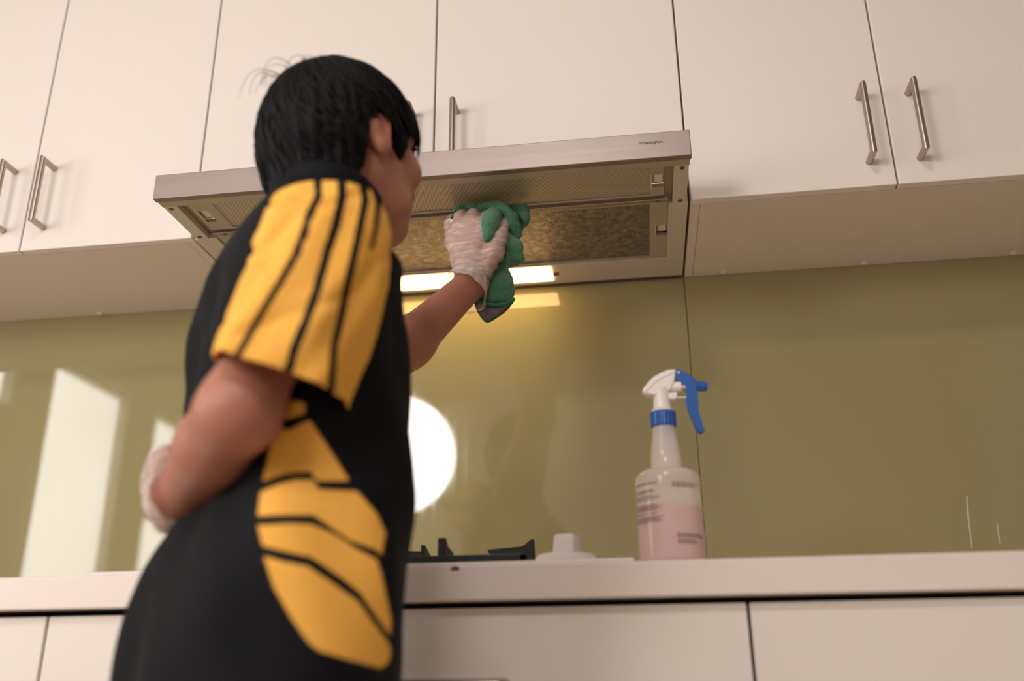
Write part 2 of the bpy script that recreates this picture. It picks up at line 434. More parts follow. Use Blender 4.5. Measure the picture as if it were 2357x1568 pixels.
lt = bpy.data.objects.new('lettering', me); link(lt, hood)
lp = atY(1471, 333, -0.4722)
lt.location = Vector(lp); lt.rotation_euler = (math.pi/2, 0, 0)
lt_keep = Vector(lp)

# slide tray rails and screws
for sx, (xa, xb) in ((0, (0.0065, 0.0300)), (1, (0.870, 0.8935))):
    rl = box('slide_rail', xa, xb, -0.4405, -0.3165, HZ, HZ+0.030, 'hood_white', hood, 0.001, 2)
    for (yy) in (-0.433, -0.3265):
        xc = (xa+xb)/2 + (0.001 if sx else -0.001)
        lathe('screw', [(0.0042, 0.0), (0.0040, -0.0012), (0.0022, -0.0020), (0.0015, -0.0008)], (xc, yy, HZ+0.0002), 'screw_steel', rl, n=14)
    xi = (0.0300, 0.0445) if sx == 0 else (0.8555, 0.870)
    box('rail_channel', xi[0], xi[1], -0.4405, -0.318, HZ+0.010, HZ+0.030, 'steel', hood, 0.001, 2)

def mesh_filter(y0, y1, z, material, xr):
    """aluminium mesh filter: perforated sheet, thin frame, two end plates with finger latches"""
    xa, xb = 0.046, 0.854
    sh = box('filter_sheet', 0.0895, 0.8315, y0+0.001, y1-0.001, z+0.0015, z+0.006, material, hood)
    for x0, x1, sgn in ((xa, 0.0895, 1), (0.8315, xr, -1)):
        # end plate with a rectangular finger recess
        ym = (y0+y1)/2
        if sgn > 0: rx0, rx1 = x0+0.006, x0+0.024
        else: rx0, rx1 = x1-0.020, x1-0.0005
        ry0, ry1 = ym-0.020, ym+0.020
        pl = boxes('end_plate', [(x0, x1, y0, ry0, z, z+0.006), (x0, x1, ry1, y1, z, z+0.006), (x0, rx0, ry0, ry1, z, z+0.006), (rx1, x1, ry0, ry1, z, z+0.006)]
                   if rx1 < x1-0.001 else [(x0, x1, y0, ry0, z, z+0.006), (x0, x1, ry1, y1, z, z+0.006), (x0, rx0, ry0, ry1, z, z+0.006)], 'hood_grey', hood)
        box('latch', rx0+0.003, rx1-0.001, ry0+0.004, ry1-0.010, z+0.003, z+0.0085, 'carcass_white', pl, 0.002, 2)
        box('latch_frame', rx0-0.002, rx0, ry0-0.002, ry1+0.002, z-0.0008, z, 'hood_white', pl)
        boxes('latch_recess', [(rx0-0.002, rx1+0.003, ry0-0.002, ry1+0.002, z+0.009, z+0.011)], 'hood_grey', pl)
    boxes('filter_frame', [(xa, xr, y0-0.006, y0, z-0.001, z+0.012), (xa, xr, y1, y1+0.004, z-0.001, z+0.012)], 'hood_grey', hood, 0.0006)
mesh_filter(-0.4405+0.007, -0.345, HZ+0.005, 'filter_mesh', 0.8552)
mesh_filter(-0.3165, -0.1085, HZ+0.0035, 'filter_mesh_rear', 0.8630)
box('cross_bar', 0.0445, 0.8635, -0.333, -0.3225, HZ+0.001, HZ+0.016, 'steel', hood, 0.001, 2)
for x in (0.066, 0.846):
    lathe('screw', [(0.0036, 0.0), (0.0034, -0.0010), (0.0018, -0.0016)], (x, -0.3278, HZ+0.0012), 'screw_steel', hood, n=14)
# housing between the cabinets (open frame under, box above)
boxes('housing', [(0.0035, 0.0445, -0.3165, -0.014, HZ, HZ+0.05), (0.8635, 0.8965, -0.3165, -0.014, HZ, HZ+0.05),
                  (0.0445, 0.8635, -0.1025, -0.014, HZ, HZ+0.004), (0.0035, 0.8965, -0.312, -0.014, HZ+0.03, HZ+0.056)], 'hood_white', hood, 0.0006)
box('wall_strip', 0.0035, 0.8965, -0.014, -0.0015, HZ-0.001, HZ+0.04, 'strip_dark', hood, 0.0005, 1)
lamp = box('lamp_cover', 0.262, 0.638, -0.098, -0.034, HZ-0.0028, HZ-0.0003, 'lamp_plastic', hood, 0.001, 2)
for x in (0.252, 0.645):
    box('lamp_clip', x-0.006, x+0.006, -0.068, -0.056, HZ-0.0024, HZ-0.0003, 'chip_brown', lamp, 0.001, 1)
under(hood)

# ------------------------------------------------------------------ round softbox lamp behind the photographer (seen reflected in the glass)
def softbox():
    c = np.array([-0.37, -2.5, 1.80]); aim = np.array([0.45, -0.3, 1.25]); n = aim-c; n /= np.linalg.norm(n)
    u = np.cross(n, (0, 0, 1)); u /= np.linalg.norm(u); w = np.cross(u, n)
    root = empty('studio_lamp', (c[0], c[1], 0.0), 'round white studio softbox glowing on a black tripod stand', 'studio lamp')
    R, K = 0.285, 40
    V = [c+n*0.02]; F = []
    for j in range(1, 6):
        for k in range(K):
            a = 2*math.pi*k/K; rr = R*j/5
            V.append(c+rr*(math.cos(a)*u+math.sin(a)*w)+n*0.02*(1-(j/5)**2))
    for k in range(K): F.append((0, 1+k, 1+(k+1) % K))
    for j in range(1, 5):
        for k in range(K): F.append((1+(j-1)*K+k, 1+j*K+k, 1+j*K+(k+1) % K, 1+(j-1)*K+(k+1) % K))
    mesh_obj('diffuser', V, F, 'softbox_cloth', root, True)
    V = []; F = []
    prof = ((R+0.003, 0.012), (R+0.003, -0.03), (R*0.75, -0.12), (R*0.35, -0.2), (0.05, -0.24))
    for (r, d) in prof:
        for k in range(K):
            a = 2*math.pi*k/K; V.append(c+r*(math.cos(a)*u+math.sin(a)*w)+n*d)
    for j in range(len(prof)-1):
        for k in range(K): F.append((j*K+k, j*K+(k+1) % K, (j+1)*K+(k+1) % K, (j+1)*K+k))
    F.append(tuple(range((len(prof)-1)*K, len(prof)*K)))
    mesh_obj('shell', V, F, 'black_fabric', root, True)
    b = c-n*0.30
    tube('flash_head', [c-n*0.23, c-n*0.36], 0.055, 'black_fabric', root, n=20)
    tube('pole', [(b[0], b[1], 0.25), (b[0], b[1], c[2]-0.02)], 0.014, 'black_fabric', root, n=12)
    for k in range(3):
        a = 2*math.pi*k/3+0.4
        tube('leg', [(b[0], b[1], 0.62), (b[0]+0.42*math.cos(a), b[1]+0.42*math.sin(a), 0.012)], 0.011, 'black_fabric', root, n=10)
    under(root)
softbox()
# added ceiling lamp that brightens the bottle and the countertop
mat('fill_lamp_glass', (0.95, 0.93, 0.9, 1), rough=0.5, noise=0.01, nscale=20, emit=(1.0, 0.945, 0.915, 1), estr=40.0)
cl_ = empty('added_fill_lamp', (0.60, -2.40, CEIL), 'round white oyster lamp added on the ceiling as fill for the countertop', 'added fill lamp')
lathe('base_ring', [(0.215, 0.0), (0.22, -0.012), (0.215, -0.03), (0.20, -0.034)], (0.60, -2.40, CEIL-0.0005), 'steel', cl_, n=48)
lathe('shade', [(0.20, -0.034), (0.19, -0.055), (0.14, -0.075), (0.06, -0.085), (0.004, -0.087)], (0.60, -2.40, CEIL-0.0005), 'fill_lamp_glass', cl_, n=48, cap_bottom=False)
under(cl_)
# ------------------------------------------------------------------ gas cooktop with trivets and a knob
def prism(name, poly, thick_axis, c0, c1, material, parent, bevel=0.0):
    """extrude a polygon given in the two other axes between c0 and c1 on thick_axis ('x' or 'y')"""
    bm = bmesh.new()
    def P(a, z, c): return (c, a, z) if thick_axis == 'x' else (a, c, z)
    A = [bm.verts.new(P(a, z, c0)) for a, z in poly]; B = [bm.verts.new(P(a, z, c1)) for a, z in poly]
    n = len(poly)
    bm.faces.new(A); bm.faces.new(B[::-1])
    for i in range(n): bm.faces.new((A[i], B[i], B[(i+1) % n], A[(i+1) % n]))
    if bevel: bmesh.ops.bevel(bm, geom=list(bm.edges), offset=bevel, segments=2, affect='EDGES', profile=0.5)
    return bm_obj(name, bm, material, parent)
cook = empty('gas_cooktop', (0.4, -0.33, ZC), 'gas cooktop with black cast-iron trivets and a white control knob', 'cooktop')
box('hob_plate', 0.06, 0.775, -0.585, -0.07, ZC+0.0003, ZC+0.006, 'knob_white', cook, 0.003, 3)
ZH = ZC+0.006
def trivet(cx, cy, s=0.122, sy=0.10, extra=False):
    za, zb2 = ZH+0.0005, ZH+0.0165
    t = boxes('trivet', [(cx-s, cx+s, cy-sy, cy-sy+0.010, za, zb2), (cx-s, cx+s, cy+sy-0.010, cy+sy, za, zb2),
                         (cx-s, cx-s+0.010, cy-sy, cy+sy, za, zb2), (cx+s-0.010, cx+s, cy-sy, cy+sy, za, zb2)], 'black_iron', cook, 0.002)
    zb, zt = ZH+0.006, ZH+0.0435
    def pr2(o, i, zt=zt+0.0045):   # prong profile: tall outer post, sloped brace, bar tapering towards the burner
        d = 1 if o > i else -1
        return [(o, zb), (o-d*0.001, zt), (o-d*0.005, zt+0.0005), (o-d*0.018, zt-0.011), (i, zt-0.0125), (i-d*0.001, zt-0.016), (i+d*0.004, zt-0.020), (o-d*0.026, zt-0.025), (o-d*0.012, zb)]
    prism('prong', pr2(cx+s, cx+0.055), 'y', cy-0.004, cy+0.004, 'black_iron', t, 0.0012)
    prism('prong', pr2(cx-s, cx-0.040), 'y', cy-0.004, cy+0.004, 'black_iron', t, 0.0012)
    prism('prong', pr2(cy-sy, cy-0.045, zt-0.004), 'x', cx+0.003, cx+0.014, 'black_iron', t, 0.0012)
    prism('prong', [(cy+sy, zb), (cy+sy, zt-0.018), (cy+0.05, zt-0.022), (cy+0.05, zt-0.028), (cy+sy-0.02, zb)], 'x', cx-0.004, cx+0.004, 'black_iron', t, 0.0012)
    xq = cx-0.040
    prism('prong', [(cy-0.004, zb), (cy-0.004, zt+0.001), (cy, zt+0.001), (cy+0.06, zt-0.016), (cy+0.06, zb)], 'x', xq-0.003, xq+0.003, 'black_iron', t, 0.001)
    lathe('burner', [(0.034, 0.0), (0.034, 0.006), (0.028, 0.009), (0.028, 0.0095), (0.025, 0.013), (0.006, 0.014)], (cx, cy, ZH), 'black_iron', cook, n=32)
trivet(0.513, -0.425)
trivet(0.245, -0.425)
# knob on its raised dish
kc = (0.688, -0.540)
lathe('knob_dish', [(0.042, 0.0), (0.0425, 0.001), (0.037, 0.0085), (0.0345, 0.0105), (0.030, 0.0112), (0.004, 0.0112)], (kc[0], kc[1], ZH), 'knob_white', cook, n=48)
bm = bmesh.new(); add_box(bm, -0.0145, 0.0145, -0.020, 0.020, 0.0, 0.0255, 0.0032, 3)
for v in bm.verts:
    k = v.co.z/0.0255
    v.co.x *= 1-0.13*k; v.co.y *= 1-0.16*k
    v.co.rotate(Matrix.Rotation(math.radians(-14), 3, 'Z'))
    v.co += Vector((kc[0]+0.002, kc[1]+0.003, ZH+0.0105))
bm_obj('knob', bm, 'knob_white', cook, True)
under(cook)

# ------------------------------------------------------------------ spray bottle
mat('bottle_plastic', srgb(246, 236, 230), rough=0.16, noise=0.01, nscale=40, alpha=0.52)
mat('pink_liquid', srgb(250, 156, 170), rough=0.4, noise=0.01, nscale=20, alpha=0.85)
mat('blue_plastic', srgb(36, 92, 172), rough=0.38, noise=0.05, nscale=60)
mat('white_plastic', srgb(244, 236, 230), rough=0.35, noise=0.01, nscale=40)
mat('print_grey', srgb(120, 108, 104), rough=0.6, noise=0.1, nscale=200)
BX, BY = 0.8225, -0.535
bot = empty('spray_bottle', (BX, BY, ZC), 'translucent spray bottle of pink cleaner with blue trigger standing on the countertop', 'spray bottle')
bp = [(0.0385, 0.0008), (0.0415, 0.003), (0.0422, 0.008), (0.0420, 0.05), (0.0416, 0.095), (0.0418, 0.106), (0.0412, 0.111), (0.0385, 0.1165), (0.031, 0.1205), (0.0225, 0.1225),
      (0.0205, 0.125), (0.0195, 0.14), (0.0165, 0.165), (0.0148, 0.180), (0.0145, 0.186)]
body = lathe('bottle_body', bp, (BX, BY, ZC), 'bottle_plastic', bot, n=64, sh=60)
lathe('liquid', [(0.0370, 0.0025), (0.0395, 0.004), (0.0404, 0.009), (0.0402, 0.05), (0.0400, 0.0715), (0.001, 0.0715)], (BX, BY, ZC), 'pink_liquid', bot, n=64, cap_top=False)
# printed lines of small text on the bottle wall (illegible in the photograph)
rng = random.Random(5)
V, F = [], []
def print_line(a0, a1, z, h, rr=0.0424):
    a = a0
    while a < a1:
        w = rng.uniform(0.05, 0.16); b = min(a+w, a1)
        n = 3; base = len(V)
        for k in range(n+1):
            t = a+(b-a)*k/n
            for zz in (z, z+h): V.append((BX+rr*math.cos(t), BY+rr*math.sin(t), ZC+zz))
        for k in range(n): F.append((base+2*k, base+2*k+2, base+2*k+3, base+2*k+1))
        a = b+rng.uniform(0.018, 0.03)
cam_ang = math.atan2(CAM[1]-BY, CAM[0]-BX)
for i, z in enumerate((0.0985, 0.090, 0.088, 0.0835, 0.081, 0.0785, 0.0715, 0.0695, 0.0675, 0.0655, 0.061, 0.0565, 0.0545, 0.0525, 0.0505)):
    L0 = cam_ang-1.28; ln = rng.uniform(0.75, 1.12)
    print_line(L0, L0+ln, z, 0.0014 if i == 0 else 0.0009)
for z in (0.0985, 0.0962, 0.0944, 0.0926): print_line(cam_ang+0.12, cam_ang+rng.uniform(0.7, 1.25), z, 0.0008)
for i, z in enumerate((0.0335, 0.0316, 0.0300, 0.0262, 0.0244, 0.0226)): print_line(cam_ang+0.18, cam_ang+rng.uniform(0.7, 1.15), z, 0.0013 if i in (0, 3) else 0.0009)
pt = mesh_obj('printed_text', V, F, 'print_grey', body); pt['kind'] = 'stuff'
# ribbed collar
V, F = [], []
n = 60; prof = [(0.0158, 0.180), (0.0172, 0.1812), (0.0172, 0.199), (0.0160, 0.2005)]
for (r, z) in prof:
    for k in range(n):
        a = 2*math.pi*k/n; rr = r-(0.0007 if (k % 3 == 0 and 0.181 < z < 0.2) else 0)
        V.append((BX+rr*math.cos(a), BY+rr*math.sin(a), ZC+z))
for i in range(len(prof)-1):
    for k in range(n): F.append((i*n+k, i*n+(k+1) % n, (i+1)*n+(k+1) % n, (i+1)*n+k))
F.append(tuple(range(n))[::-1]); F.append(tuple(range((len(prof)-1)*n, len(prof)*n)))
mesh_obj('collar', V, F, 'blue_plastic', bot)
# sprayer head in the plane of the nozzle (+x), traced profile in (x, z) relative to bottle axis
def rel(px, py):
    q = atY(px, py, BY); return (q[0], q[2])
def slab(name, pts, half, material, parent, bevel=0.0015, yc=BY):
    return prism(name, [rel(*q) for q in pts], 'y', yc-half, yc+half, material, parent, bevel)
neck = lathe('sprayer_neck', [(0.0140, 0.2004), (0.0145, 0.204), (0.0118, 0.206), (0.0110, 0.226), (0.0125, 0.233), (0.002, 0.2335)], (BX, BY, ZC), 'white_plastic', bot, n=32)
slab('sprayer_shroud', [(1477, 905), (1484, 893), (1495, 881), (1508, 870), (1522, 861), (1537, 856), (1556, 853), (1553, 880), (1546, 900), (1530, 912), (1505, 913), (1484, 912)], 0.0095, 'white_plastic', bot, 0.003)
slab('shroud_rib', [(1483, 906), (1497, 887), (1512, 875), (1528, 867), (1548, 862), (1548, 866), (1530, 872), (1514, 880), (1500, 892), (1488, 907)], 0.0105, 'white_plastic', bot, 0.0004)
pc = rel(1526, 893); pe = rel(1568, 891)
tube('pump_barrel', [(pc[0], BY, pc[1]), (pe[0], BY, pe[1])], 0.0078, 'white_plastic', bot, n=24)
pf = rel(1582, 890)
tube('piston', [(pe[0], BY, pe[1]), (pf[0]+0.004, BY, pf[1])], 0.0036, 'white_plastic', bot, n=16)
slab('pump_base', [(1533, 908), (1556, 906), (1559, 910), (1558, 919), (1552, 922), (1537, 921)], 0.0065, 'white_plastic', bot, 0.001)
lk = [rel(*q) for q in ((1556, 917), (1577, 917), (1584, 912), (1585, 902), (1583, 895))]
tube('pump_link', [(a, BY-0.0035, b) for a, b in lk], 0.0011, 'white_plastic', bot, n=8)
trig = slab('trigger', [(1547, 878), (1557, 852), (1563, 852), (1592, 868), (1600, 876), (1606, 900), (1604, 925), (1608, 950), (1614, 970), (1622, 992), (1618, 998), (1609, 998), (1603, 992), (1594, 970), (1583, 945), (1577, 925), (1580, 908), (1581, 892), (1572, 882), (1562, 878)], 0.0062, 'blue_plastic', bot, 0.0018)
slab('trigger_channel', [(1586, 930), (1592, 930), (1600, 962), (1611, 990), (1606, 992), (1596, 966)], 0.0068, 'blue_plastic', trig, 0.0003)
pv = rel(1562, 861); tube('pivot_pin', [(pv[0], BY-0.0072, pv[1]), (pv[0], BY+0.0072, pv[1])], 0.0016, 'white_plastic', trig, n=14)
n0, n1, n2 = rel(1598, 887), rel(1605, 888), rel(1627, 891)
tube('nozzle', [(n0[0], BY, n0[1]), (n1[0], BY, n1[1])], 0.0052, 'blue_plastic', bot, n=20)
V, F = [], []
n = 40
d = np.array([n2[0]-n1[0], 0, n2[1]-n1[1]]); d /= np.linalg.norm(d); u = np.array([0, 1.0, 0]); w = np.cross(d, u)
stations = [(0.0, 0.0066), (0.001, 0.0072), (0.009, 0.0070), (0.0095, 0.0062), (0.0125, 0.0060), (0.0135, 0.0048)]
o0 = np.array([n1[0], BY, n1[1]])
for (s, r) in stations:
    for k in range(n):
        a = 2*math.pi*k/n; rr = r-(0.0007 if k % 4 < 2 and s < 0.0094 else 0)
        V.append(o0+d*s+rr*(math.cos(a)*u+math.sin(a)*w))
for i in range(len(stations)-1):
    for k in range(n): F.append((i*n+k, i*n+(k+1) % n, (i+1)*n+(k+1) % n, (i+1)*n+k))
F.append(tuple(range(n))[::-1]); F.append(tuple(range((len(stations)-1)*n, len(stations)*n)))
mesh_obj('nozzle_cap', V, F, 'blue_plastic', bot)
under(bot)

# ------------------------------------------------------------------ signed-distance modelling for the person and the cloth
def nrm(v): v = np.asarray(v, dtype=float); return v/np.linalg.norm(v)
class Field:
    """signed distance grid; primitives are blended in with a smooth minimum inside their own box"""
    def __init__(self, lo, hi, h):
        self.lo = np.array(lo, dtype=np.float64); self.h = h
        self.n = np.ceil((np.array(hi)-self.lo)/h).astype(int)+1
        self.a = np.full(self.n, 0.05, dtype=np.float32)
    def region(self, lo, hi):
        i0 = np.maximum(np.floor((np.asarray(lo)-self.lo)/self.h).astype(int), 0)
        i1 = np.minimum(np.ceil((np.asarray(hi)-self.lo)/self.h).astype(int)+1, self.n)
        if np.any(i1 <= i0): return None
        ax = [self.lo[k]+self.h*np.arange(i0[k], i1[k]) for k in range(3)]
        X = np.stack(np.meshgrid(*ax, indexing='ij'), -1)
        return tuple(slice(i0[k], i1[k]) for k in range(3)), X
    def blend(self, fn, lo, hi, k=0.01, op='u'):
        m = 0.03+k
        r = self.region(np.asarray(lo)-m, np.asarray(hi)+m)
        if r is None: return self
        sl, X = r
        d = fn(X).astype(np.float32); a = self.a[sl]
        if op == 's': a, d = -a, d           # smooth subtraction
        h = np.clip(0.5+0.5*(a-d)/k, 0, 1)
        o = a+(d-a)*h-k*h*(1-h)
        self.a[sl] = -o if op == 's' else o
        return self
    def cone(self, a, b, r1, r2, k=0.01, op='u', squash=None):
        a = np.asarray(a, float); b = np.asarray(b, float); ab = b-a; L = ab@ab
        c = (a+b)/2; R = max(r1, r2)
        def fn(X):
            Y = X
            if squash is not None:
                ax, s = squash; ax = nrm(ax)
                # measured from the segment itself
            t = np.clip(((Y-a)@ab)/L, 0, 1)
            v = Y-(a+t[..., None]*ab)
            if squash is not None:
                q = v@ax
                v = v+(s-1)*q[..., None]*ax
                return (np.linalg.norm(v, axis=-1)-(r1+(r2-r1)*t))/max(1.0, 0.6*s)
            return np.linalg.norm(v, axis=-1)-(r1+(r2-r1)*t)
        return self.blend(fn, np.minimum(a, b)-R, np.maximum(a, b)+R, k, op)
    def chain(self, pts, rads, k=0.008, op='u', squash=None):
        for i in range(len(pts)-1): self.cone(pts[i], pts[i+1], rads[i], rads[i+1], k, op, squash)
        return self
    def ell(self, c, axes, radii, k=0.01, op='u'):
        c = np.asarray(c, float); A = np.array([nrm(x) for x in axes]); R = np.array(radii, float)
        def fn(X):
            q = (X-c)@A.T
            k0 = np.linalg.norm(q/R, axis=-1); k1 = np.linalg.norm(q/(R*R), axis=-1)
            return k0*(k0-1)/np.maximum(k1, 1e-6)
        ext = np.sqrt(((A*R[:, None])**2).sum(0))
        return self.blend(fn, c-ext, c+ext, k, op)
    def sample(self, P):
        q = (np.asarray(P)-self.lo)/self.h; i = np.clip(np.floor(q).astype(int), 0, self.n-2); f = q-i
        out = 0
        for dx in (0, 1):
            for dy in (0, 1):
                for dz in (0, 1):
                    w = (f[..., 0] if dx else 1-f[..., 0])*(f[..., 1] if dy else 1-f[..., 1])*(f[..., 2] if dz else 1-f[..., 2])
                    out = out+w*self.a[i[..., 0]+dx, i[..., 1]+dy, i[..., 2]+dz]
        return out
    def mesh(self, smooth=1):
        """naive surface nets"""
        F = self.a; s = F < 0
        nx, ny, nz = F.shape
        cs = np.zeros((nx-1, ny-1, nz-1), dtype=np.int8)
        for dx in (0, 1):
            for dy in (0, 1):
                for dz in (0, 1): cs += s[dx:nx-1+dx, dy:ny-1+dy, dz:nz-1+dz]
        act = (cs > 0) & (cs < 8)
        idx = np.full(act.shape, -1, dtype=np.int64)
        ijk = np.argwhere(act); idx[act] = np.arange(len(ijk))
        acc = np.zeros((len(ijk), 3)); cnt = np.zeros(len(ijk))
        corners = [(a, b, c) for a in (0, 1) for b in (0, 1) for c in (0, 1)]
        def val(o): return F[ijk[:, 0]+o[0], ijk[:, 1]+o[1], ijk[:, 2]+o[2]].astype(np.float64)
        for o in corners:
            for ax in range(3):
                if o[ax]: continue
                o2 = list(o); o2[ax] = 1
                v0, v1 = val(o), val(o2)
                m = (v0 < 0) != (v1 < 0)
                t = np.where(m, v0/np.where(m, v0-v1, 1), 0)
                p = np.tile(np.array(o, float), (len(ijk), 1)); p[:, ax] += t
                acc[m] += p[m]; cnt[m] += 1
        V = self.lo+self.h*(ijk+acc/cnt[:, None])
        quads = []
        for ax in range(3):
            b, c = (ax+1) % 3, (ax+2) % 3
            s0 = [slice(None)]*3; s1 = [slice(None)]*3; s0[ax] = slice(0, -1); s1[ax] = slice(1, None)
            A, B = s[tuple(s0)], s[tuple(s1)]
            E = np.argwhere(A != B)
            ok = (E[:, b] > 0) & (E[:, c] > 0) & (E[:, b] < F.shape[b]-1) & (E[:, c] < F.shape[c]-1)
            E = E[ok]
            flip = A[tuple(E.T)]
            def cell(db, dc):
                q = E.copy(); q[:, b] -= db; q[:, c] -= dc
                return idx[tuple(q.T)]
            q = np.stack([cell(1, 1), cell(0, 1), cell(0, 0), cell(1, 0)], 1)
            q[~flip] = q[~flip][:, ::-1]
            quads.append(q)
        Q = np.concatenate(quads); Q = Q[(Q >= 0).all(1)]
        for _ in range(smooth):
            S = np.zeros_like(V); C = np.zeros(len(V))
            for k in range(4):
                i, j = Q[:, k], Q[:, (k+1) % 4]
                np.add.at(S, i, V[j]); np.add.at(C, i, 1); np.add.at(S, j, V[i]); np.add.at(C, j, 1)
            V = V+0.5*(S/np.maximum(C, 1)[:, None]-V)
        return V, Q
def fast_mesh(name, V, Q, material, parent=None, smooth=True):
    me = bpy.data.meshes.new(name)
    V = np.asarray(V, dtype=np.float32); Q = np.asarray(Q, dtype=np.int32)
    me.vertices.add(len(V)); me.vertices.foreach_set('co', V.ravel())
    me.loops.add(Q.size); me.loops.foreach_set('vertex_index', Q.ravel())
    me.polygons.add(len(Q)); me.polygons.foreach_set('loop_start', np.arange(0, Q.size, Q.shape[1], dtype=np.int32))
    me.update(calc_edges=True); me.validate()
    if smooth: me.shade_smooth()
    if material: me.materials.append(MATS[material])
    return link(bpy.data.objects.new(name, me), parent)
def wob(X, s, seed=0):
    """cheap smooth pseudo-noise in [-1, 1]"""
    r = np.random.RandomState(seed); o = 0
    for k in range(5):
        d = r.normal(size=3); d = d/np.linalg.norm(d)*s*(0.6+1.2*r.rand()); o = o+np.sin(X@d+6.28*r.rand())
    return o/5*1.4
def crom(P, n):
    """Catmull-Rom resample of rows of values"""
    P = np.asarray(P, float); m = len(P)
    t = np.linspace(0, m-1, n); i = np.clip(np.floor(t).astype(int), 0, m-2); f = (t-i)[:, None]
    g = lambda k: P[np.clip(k, 0, m-1)]
    a, b, c, d = g(i-1), g(i), g(i+1), g(i+2)
    return 0.5*((2*b)+(-a+c)*f+(2*a-5*b+4*c-d)*f*f+(-a+3*b-3*c+d)*f**3)
def sph(C, L, px, py, far):
    """point on the line of sight at distance L from C"""
    d = ray(px, py); o = CAM-C; A = d@d; B = 2*o@d; Q = o@o-L*L; D2 = max(B*B-4*A*Q, 0)
    return CAM+d*((-B+(1 if far else -1)*math.sqrt(D2))/(2*A))

# ------------------------------------------------------------------ person
mat('skin', srgb(172, 112, 90), rough=0.5, noise=0.06, nscale=35, sss=0.08, bump=0.05, bscale=500)
mat('hair_black', srgb(9, 8, 9), rough=0.58, noise=0.25, nscale=60, spec=0.16, stretch=(1, 1, 0.3))
mat('shirt_black', srgb(13, 13, 17), rough=0.75, noise=0.08, nscale=60, spec=0.15, bump=0.12, bscale=700)
mat('trousers_black', srgb(14, 14, 17), rough=0.8, noise=0.1, nscale=80)
mat('shoe_black', srgb(22, 21, 22), rough=0.45, noise=0.1, nscale=60)
mat('glove_vinyl', srgb(238, 226, 220), rough=0.32, noise=0.03, nscale=30, alpha=0.42, spec=0.7)
mat('cloth_green', srgb(70, 126, 94), rough=0.95, noise=0.10, nscale=120, sheen=0.3, bump=0.9, bscale=380, bdist=0.005)
mat('cloth_edge', srgb(44, 122, 88), rough=0.9, noise=0.12, nscale=300)
mat('cloth_dark_edge', srgb(14, 46, 40), rough=0.9, noise=0.12, nscale=300)
mat('scrub_grey', srgb(124, 114, 112), rough=0.95, noise=0.5, nscale=650, bump=0.9, bscale=600, bdist=0.004)
mat('tag_white', srgb(216, 208, 198), rough=0.8, noise=0.04, nscale=200)
def shirt_panel_material():
    m = mat('shirt_print', srgb(236, 166, 58), rough=0.72, spec=0.15, bump=0.12, bscale=700)
    nt = m.node_tree; N = nt.nodes; L = nt.links; b = N['Principled BSDF']
    a = N.new('ShaderNodeAttribute'); a.attribute_name = 'panel'
    n = N.new('ShaderNodeTexNoise'); n.inputs['Scale'].default_value = 40
    o = N.new('ShaderNodeMix'); o.data_type = 'RGBA'; o.inputs[6].default_value = srgb(236, 170, 70); o.inputs[7].default_value = srgb(244, 186, 88)
    L.new(n.outputs['Fac'], o.inputs[0])
    mr = N.new('ShaderNodeMapRange'); mr.inputs[1].default_value = 0.25; mr.inputs[2].default_value = 0.75; L.new(a.outputs['Fac'], mr.inputs[0])
    mx = N.new('ShaderNodeMix'); mx.data_type = 'RGBA'; mx.inputs[6].default_value = srgb(13, 13, 17)
    L.new(mr.outputs[0], mx.inputs[0]); L.new(o.outputs[2], mx.inputs[7]); L.new(mx.outputs[2], b.inputs['Base Color'])
shirt_panel_material()
def glove_material():
    m = MATS['glove_vinyl']; nt = m.node_tree; N = nt.nodes; L = nt.links; b = N['Principled BSDF']
    tc = N.new('ShaderNodeTexCoord'); mp = N.new('ShaderNodeMapping'); mp.inputs['Scale'].default_value = (26, 26, 75); mp.inputs['Rotation'].default_value = (0.2, 0.35, 0)
    n = N.new('ShaderNodeTexNoise'); n.inputs['Scale'].default_value = 1.0; n.inputs['Detail'].default_value = 4; n.inputs['Distortion'].default_value = 1.6
    mr = N.new('ShaderNodeMapRange'); mr.inputs[1].default_value = 0.48; mr.inputs[2].default_value = 0.72; mr.inputs[3].default_value = 0.30; mr.inputs[4].default_value = 0.60  # more opaque streaks stand in for highlights on the wrinkles
    L.new(tc.outputs['Object'], mp.inputs['Vector']); L.new(mp.outputs['Vector'], n.inputs['Vector']); L.new(n.outputs['Fac'], mr.inputs[0]); L.new(mr.outputs[0], b.inputs['Alpha'])
    bp = N.new('ShaderNodeBump'); bp.inputs['Strength'].default_value = 0.5; bp.inputs['Distance'].default_value = 0.003
    L.new(n.outputs['Fac'], bp.inputs['Height']); L.new(bp.outputs['Normal'], b.inputs['Normal'])
glove_material()
mat('sleeve_lining', srgb(196, 62, 34), rough=0.8, noise=0.05, nscale=60)  # red brightened to stand for light coming through the cloth

person = empty('person', (0.42, -0.83, 0.0), 'person in black and orange striped polo shirt and gloves wiping the hood', 'person')

# body frame
HB = math.radians(45)
FB = np.array([math.cos(HB), math.sin(HB), 0.0]); RB = np.array([math.sin(HB), -math.cos(HB), 0.0]); UZ = np.array([0, 0, 1.0])
TC = np.array([0.42, -0.83, 0.0])
def bod(f, r, z): return TC+f*FB+r*RB+np.array([0, 0, z])
# head frame
HH, HP = math.radians(56), math.radians(9)
HF = np.array([math.cos(HH)*math.cos(HP), math.sin(HH)*math.cos(HP), math.sin(HP)])
HR = np.array([math.sin(HH), -math.cos(HH), 0.0]); HU = np.cross(HR, HF)
HC = atY(786, 336, -0.80)
HS = 0.94
def hd(f, r, u): return HC+HS*(f*HF+r*HR+u*HU)
def hel(field, c, axes, radii, k=0.01, op='u'): return field.ell(c, axes, [HS*x for x in radii], k, op)
HAX = (HF, HR, HU)

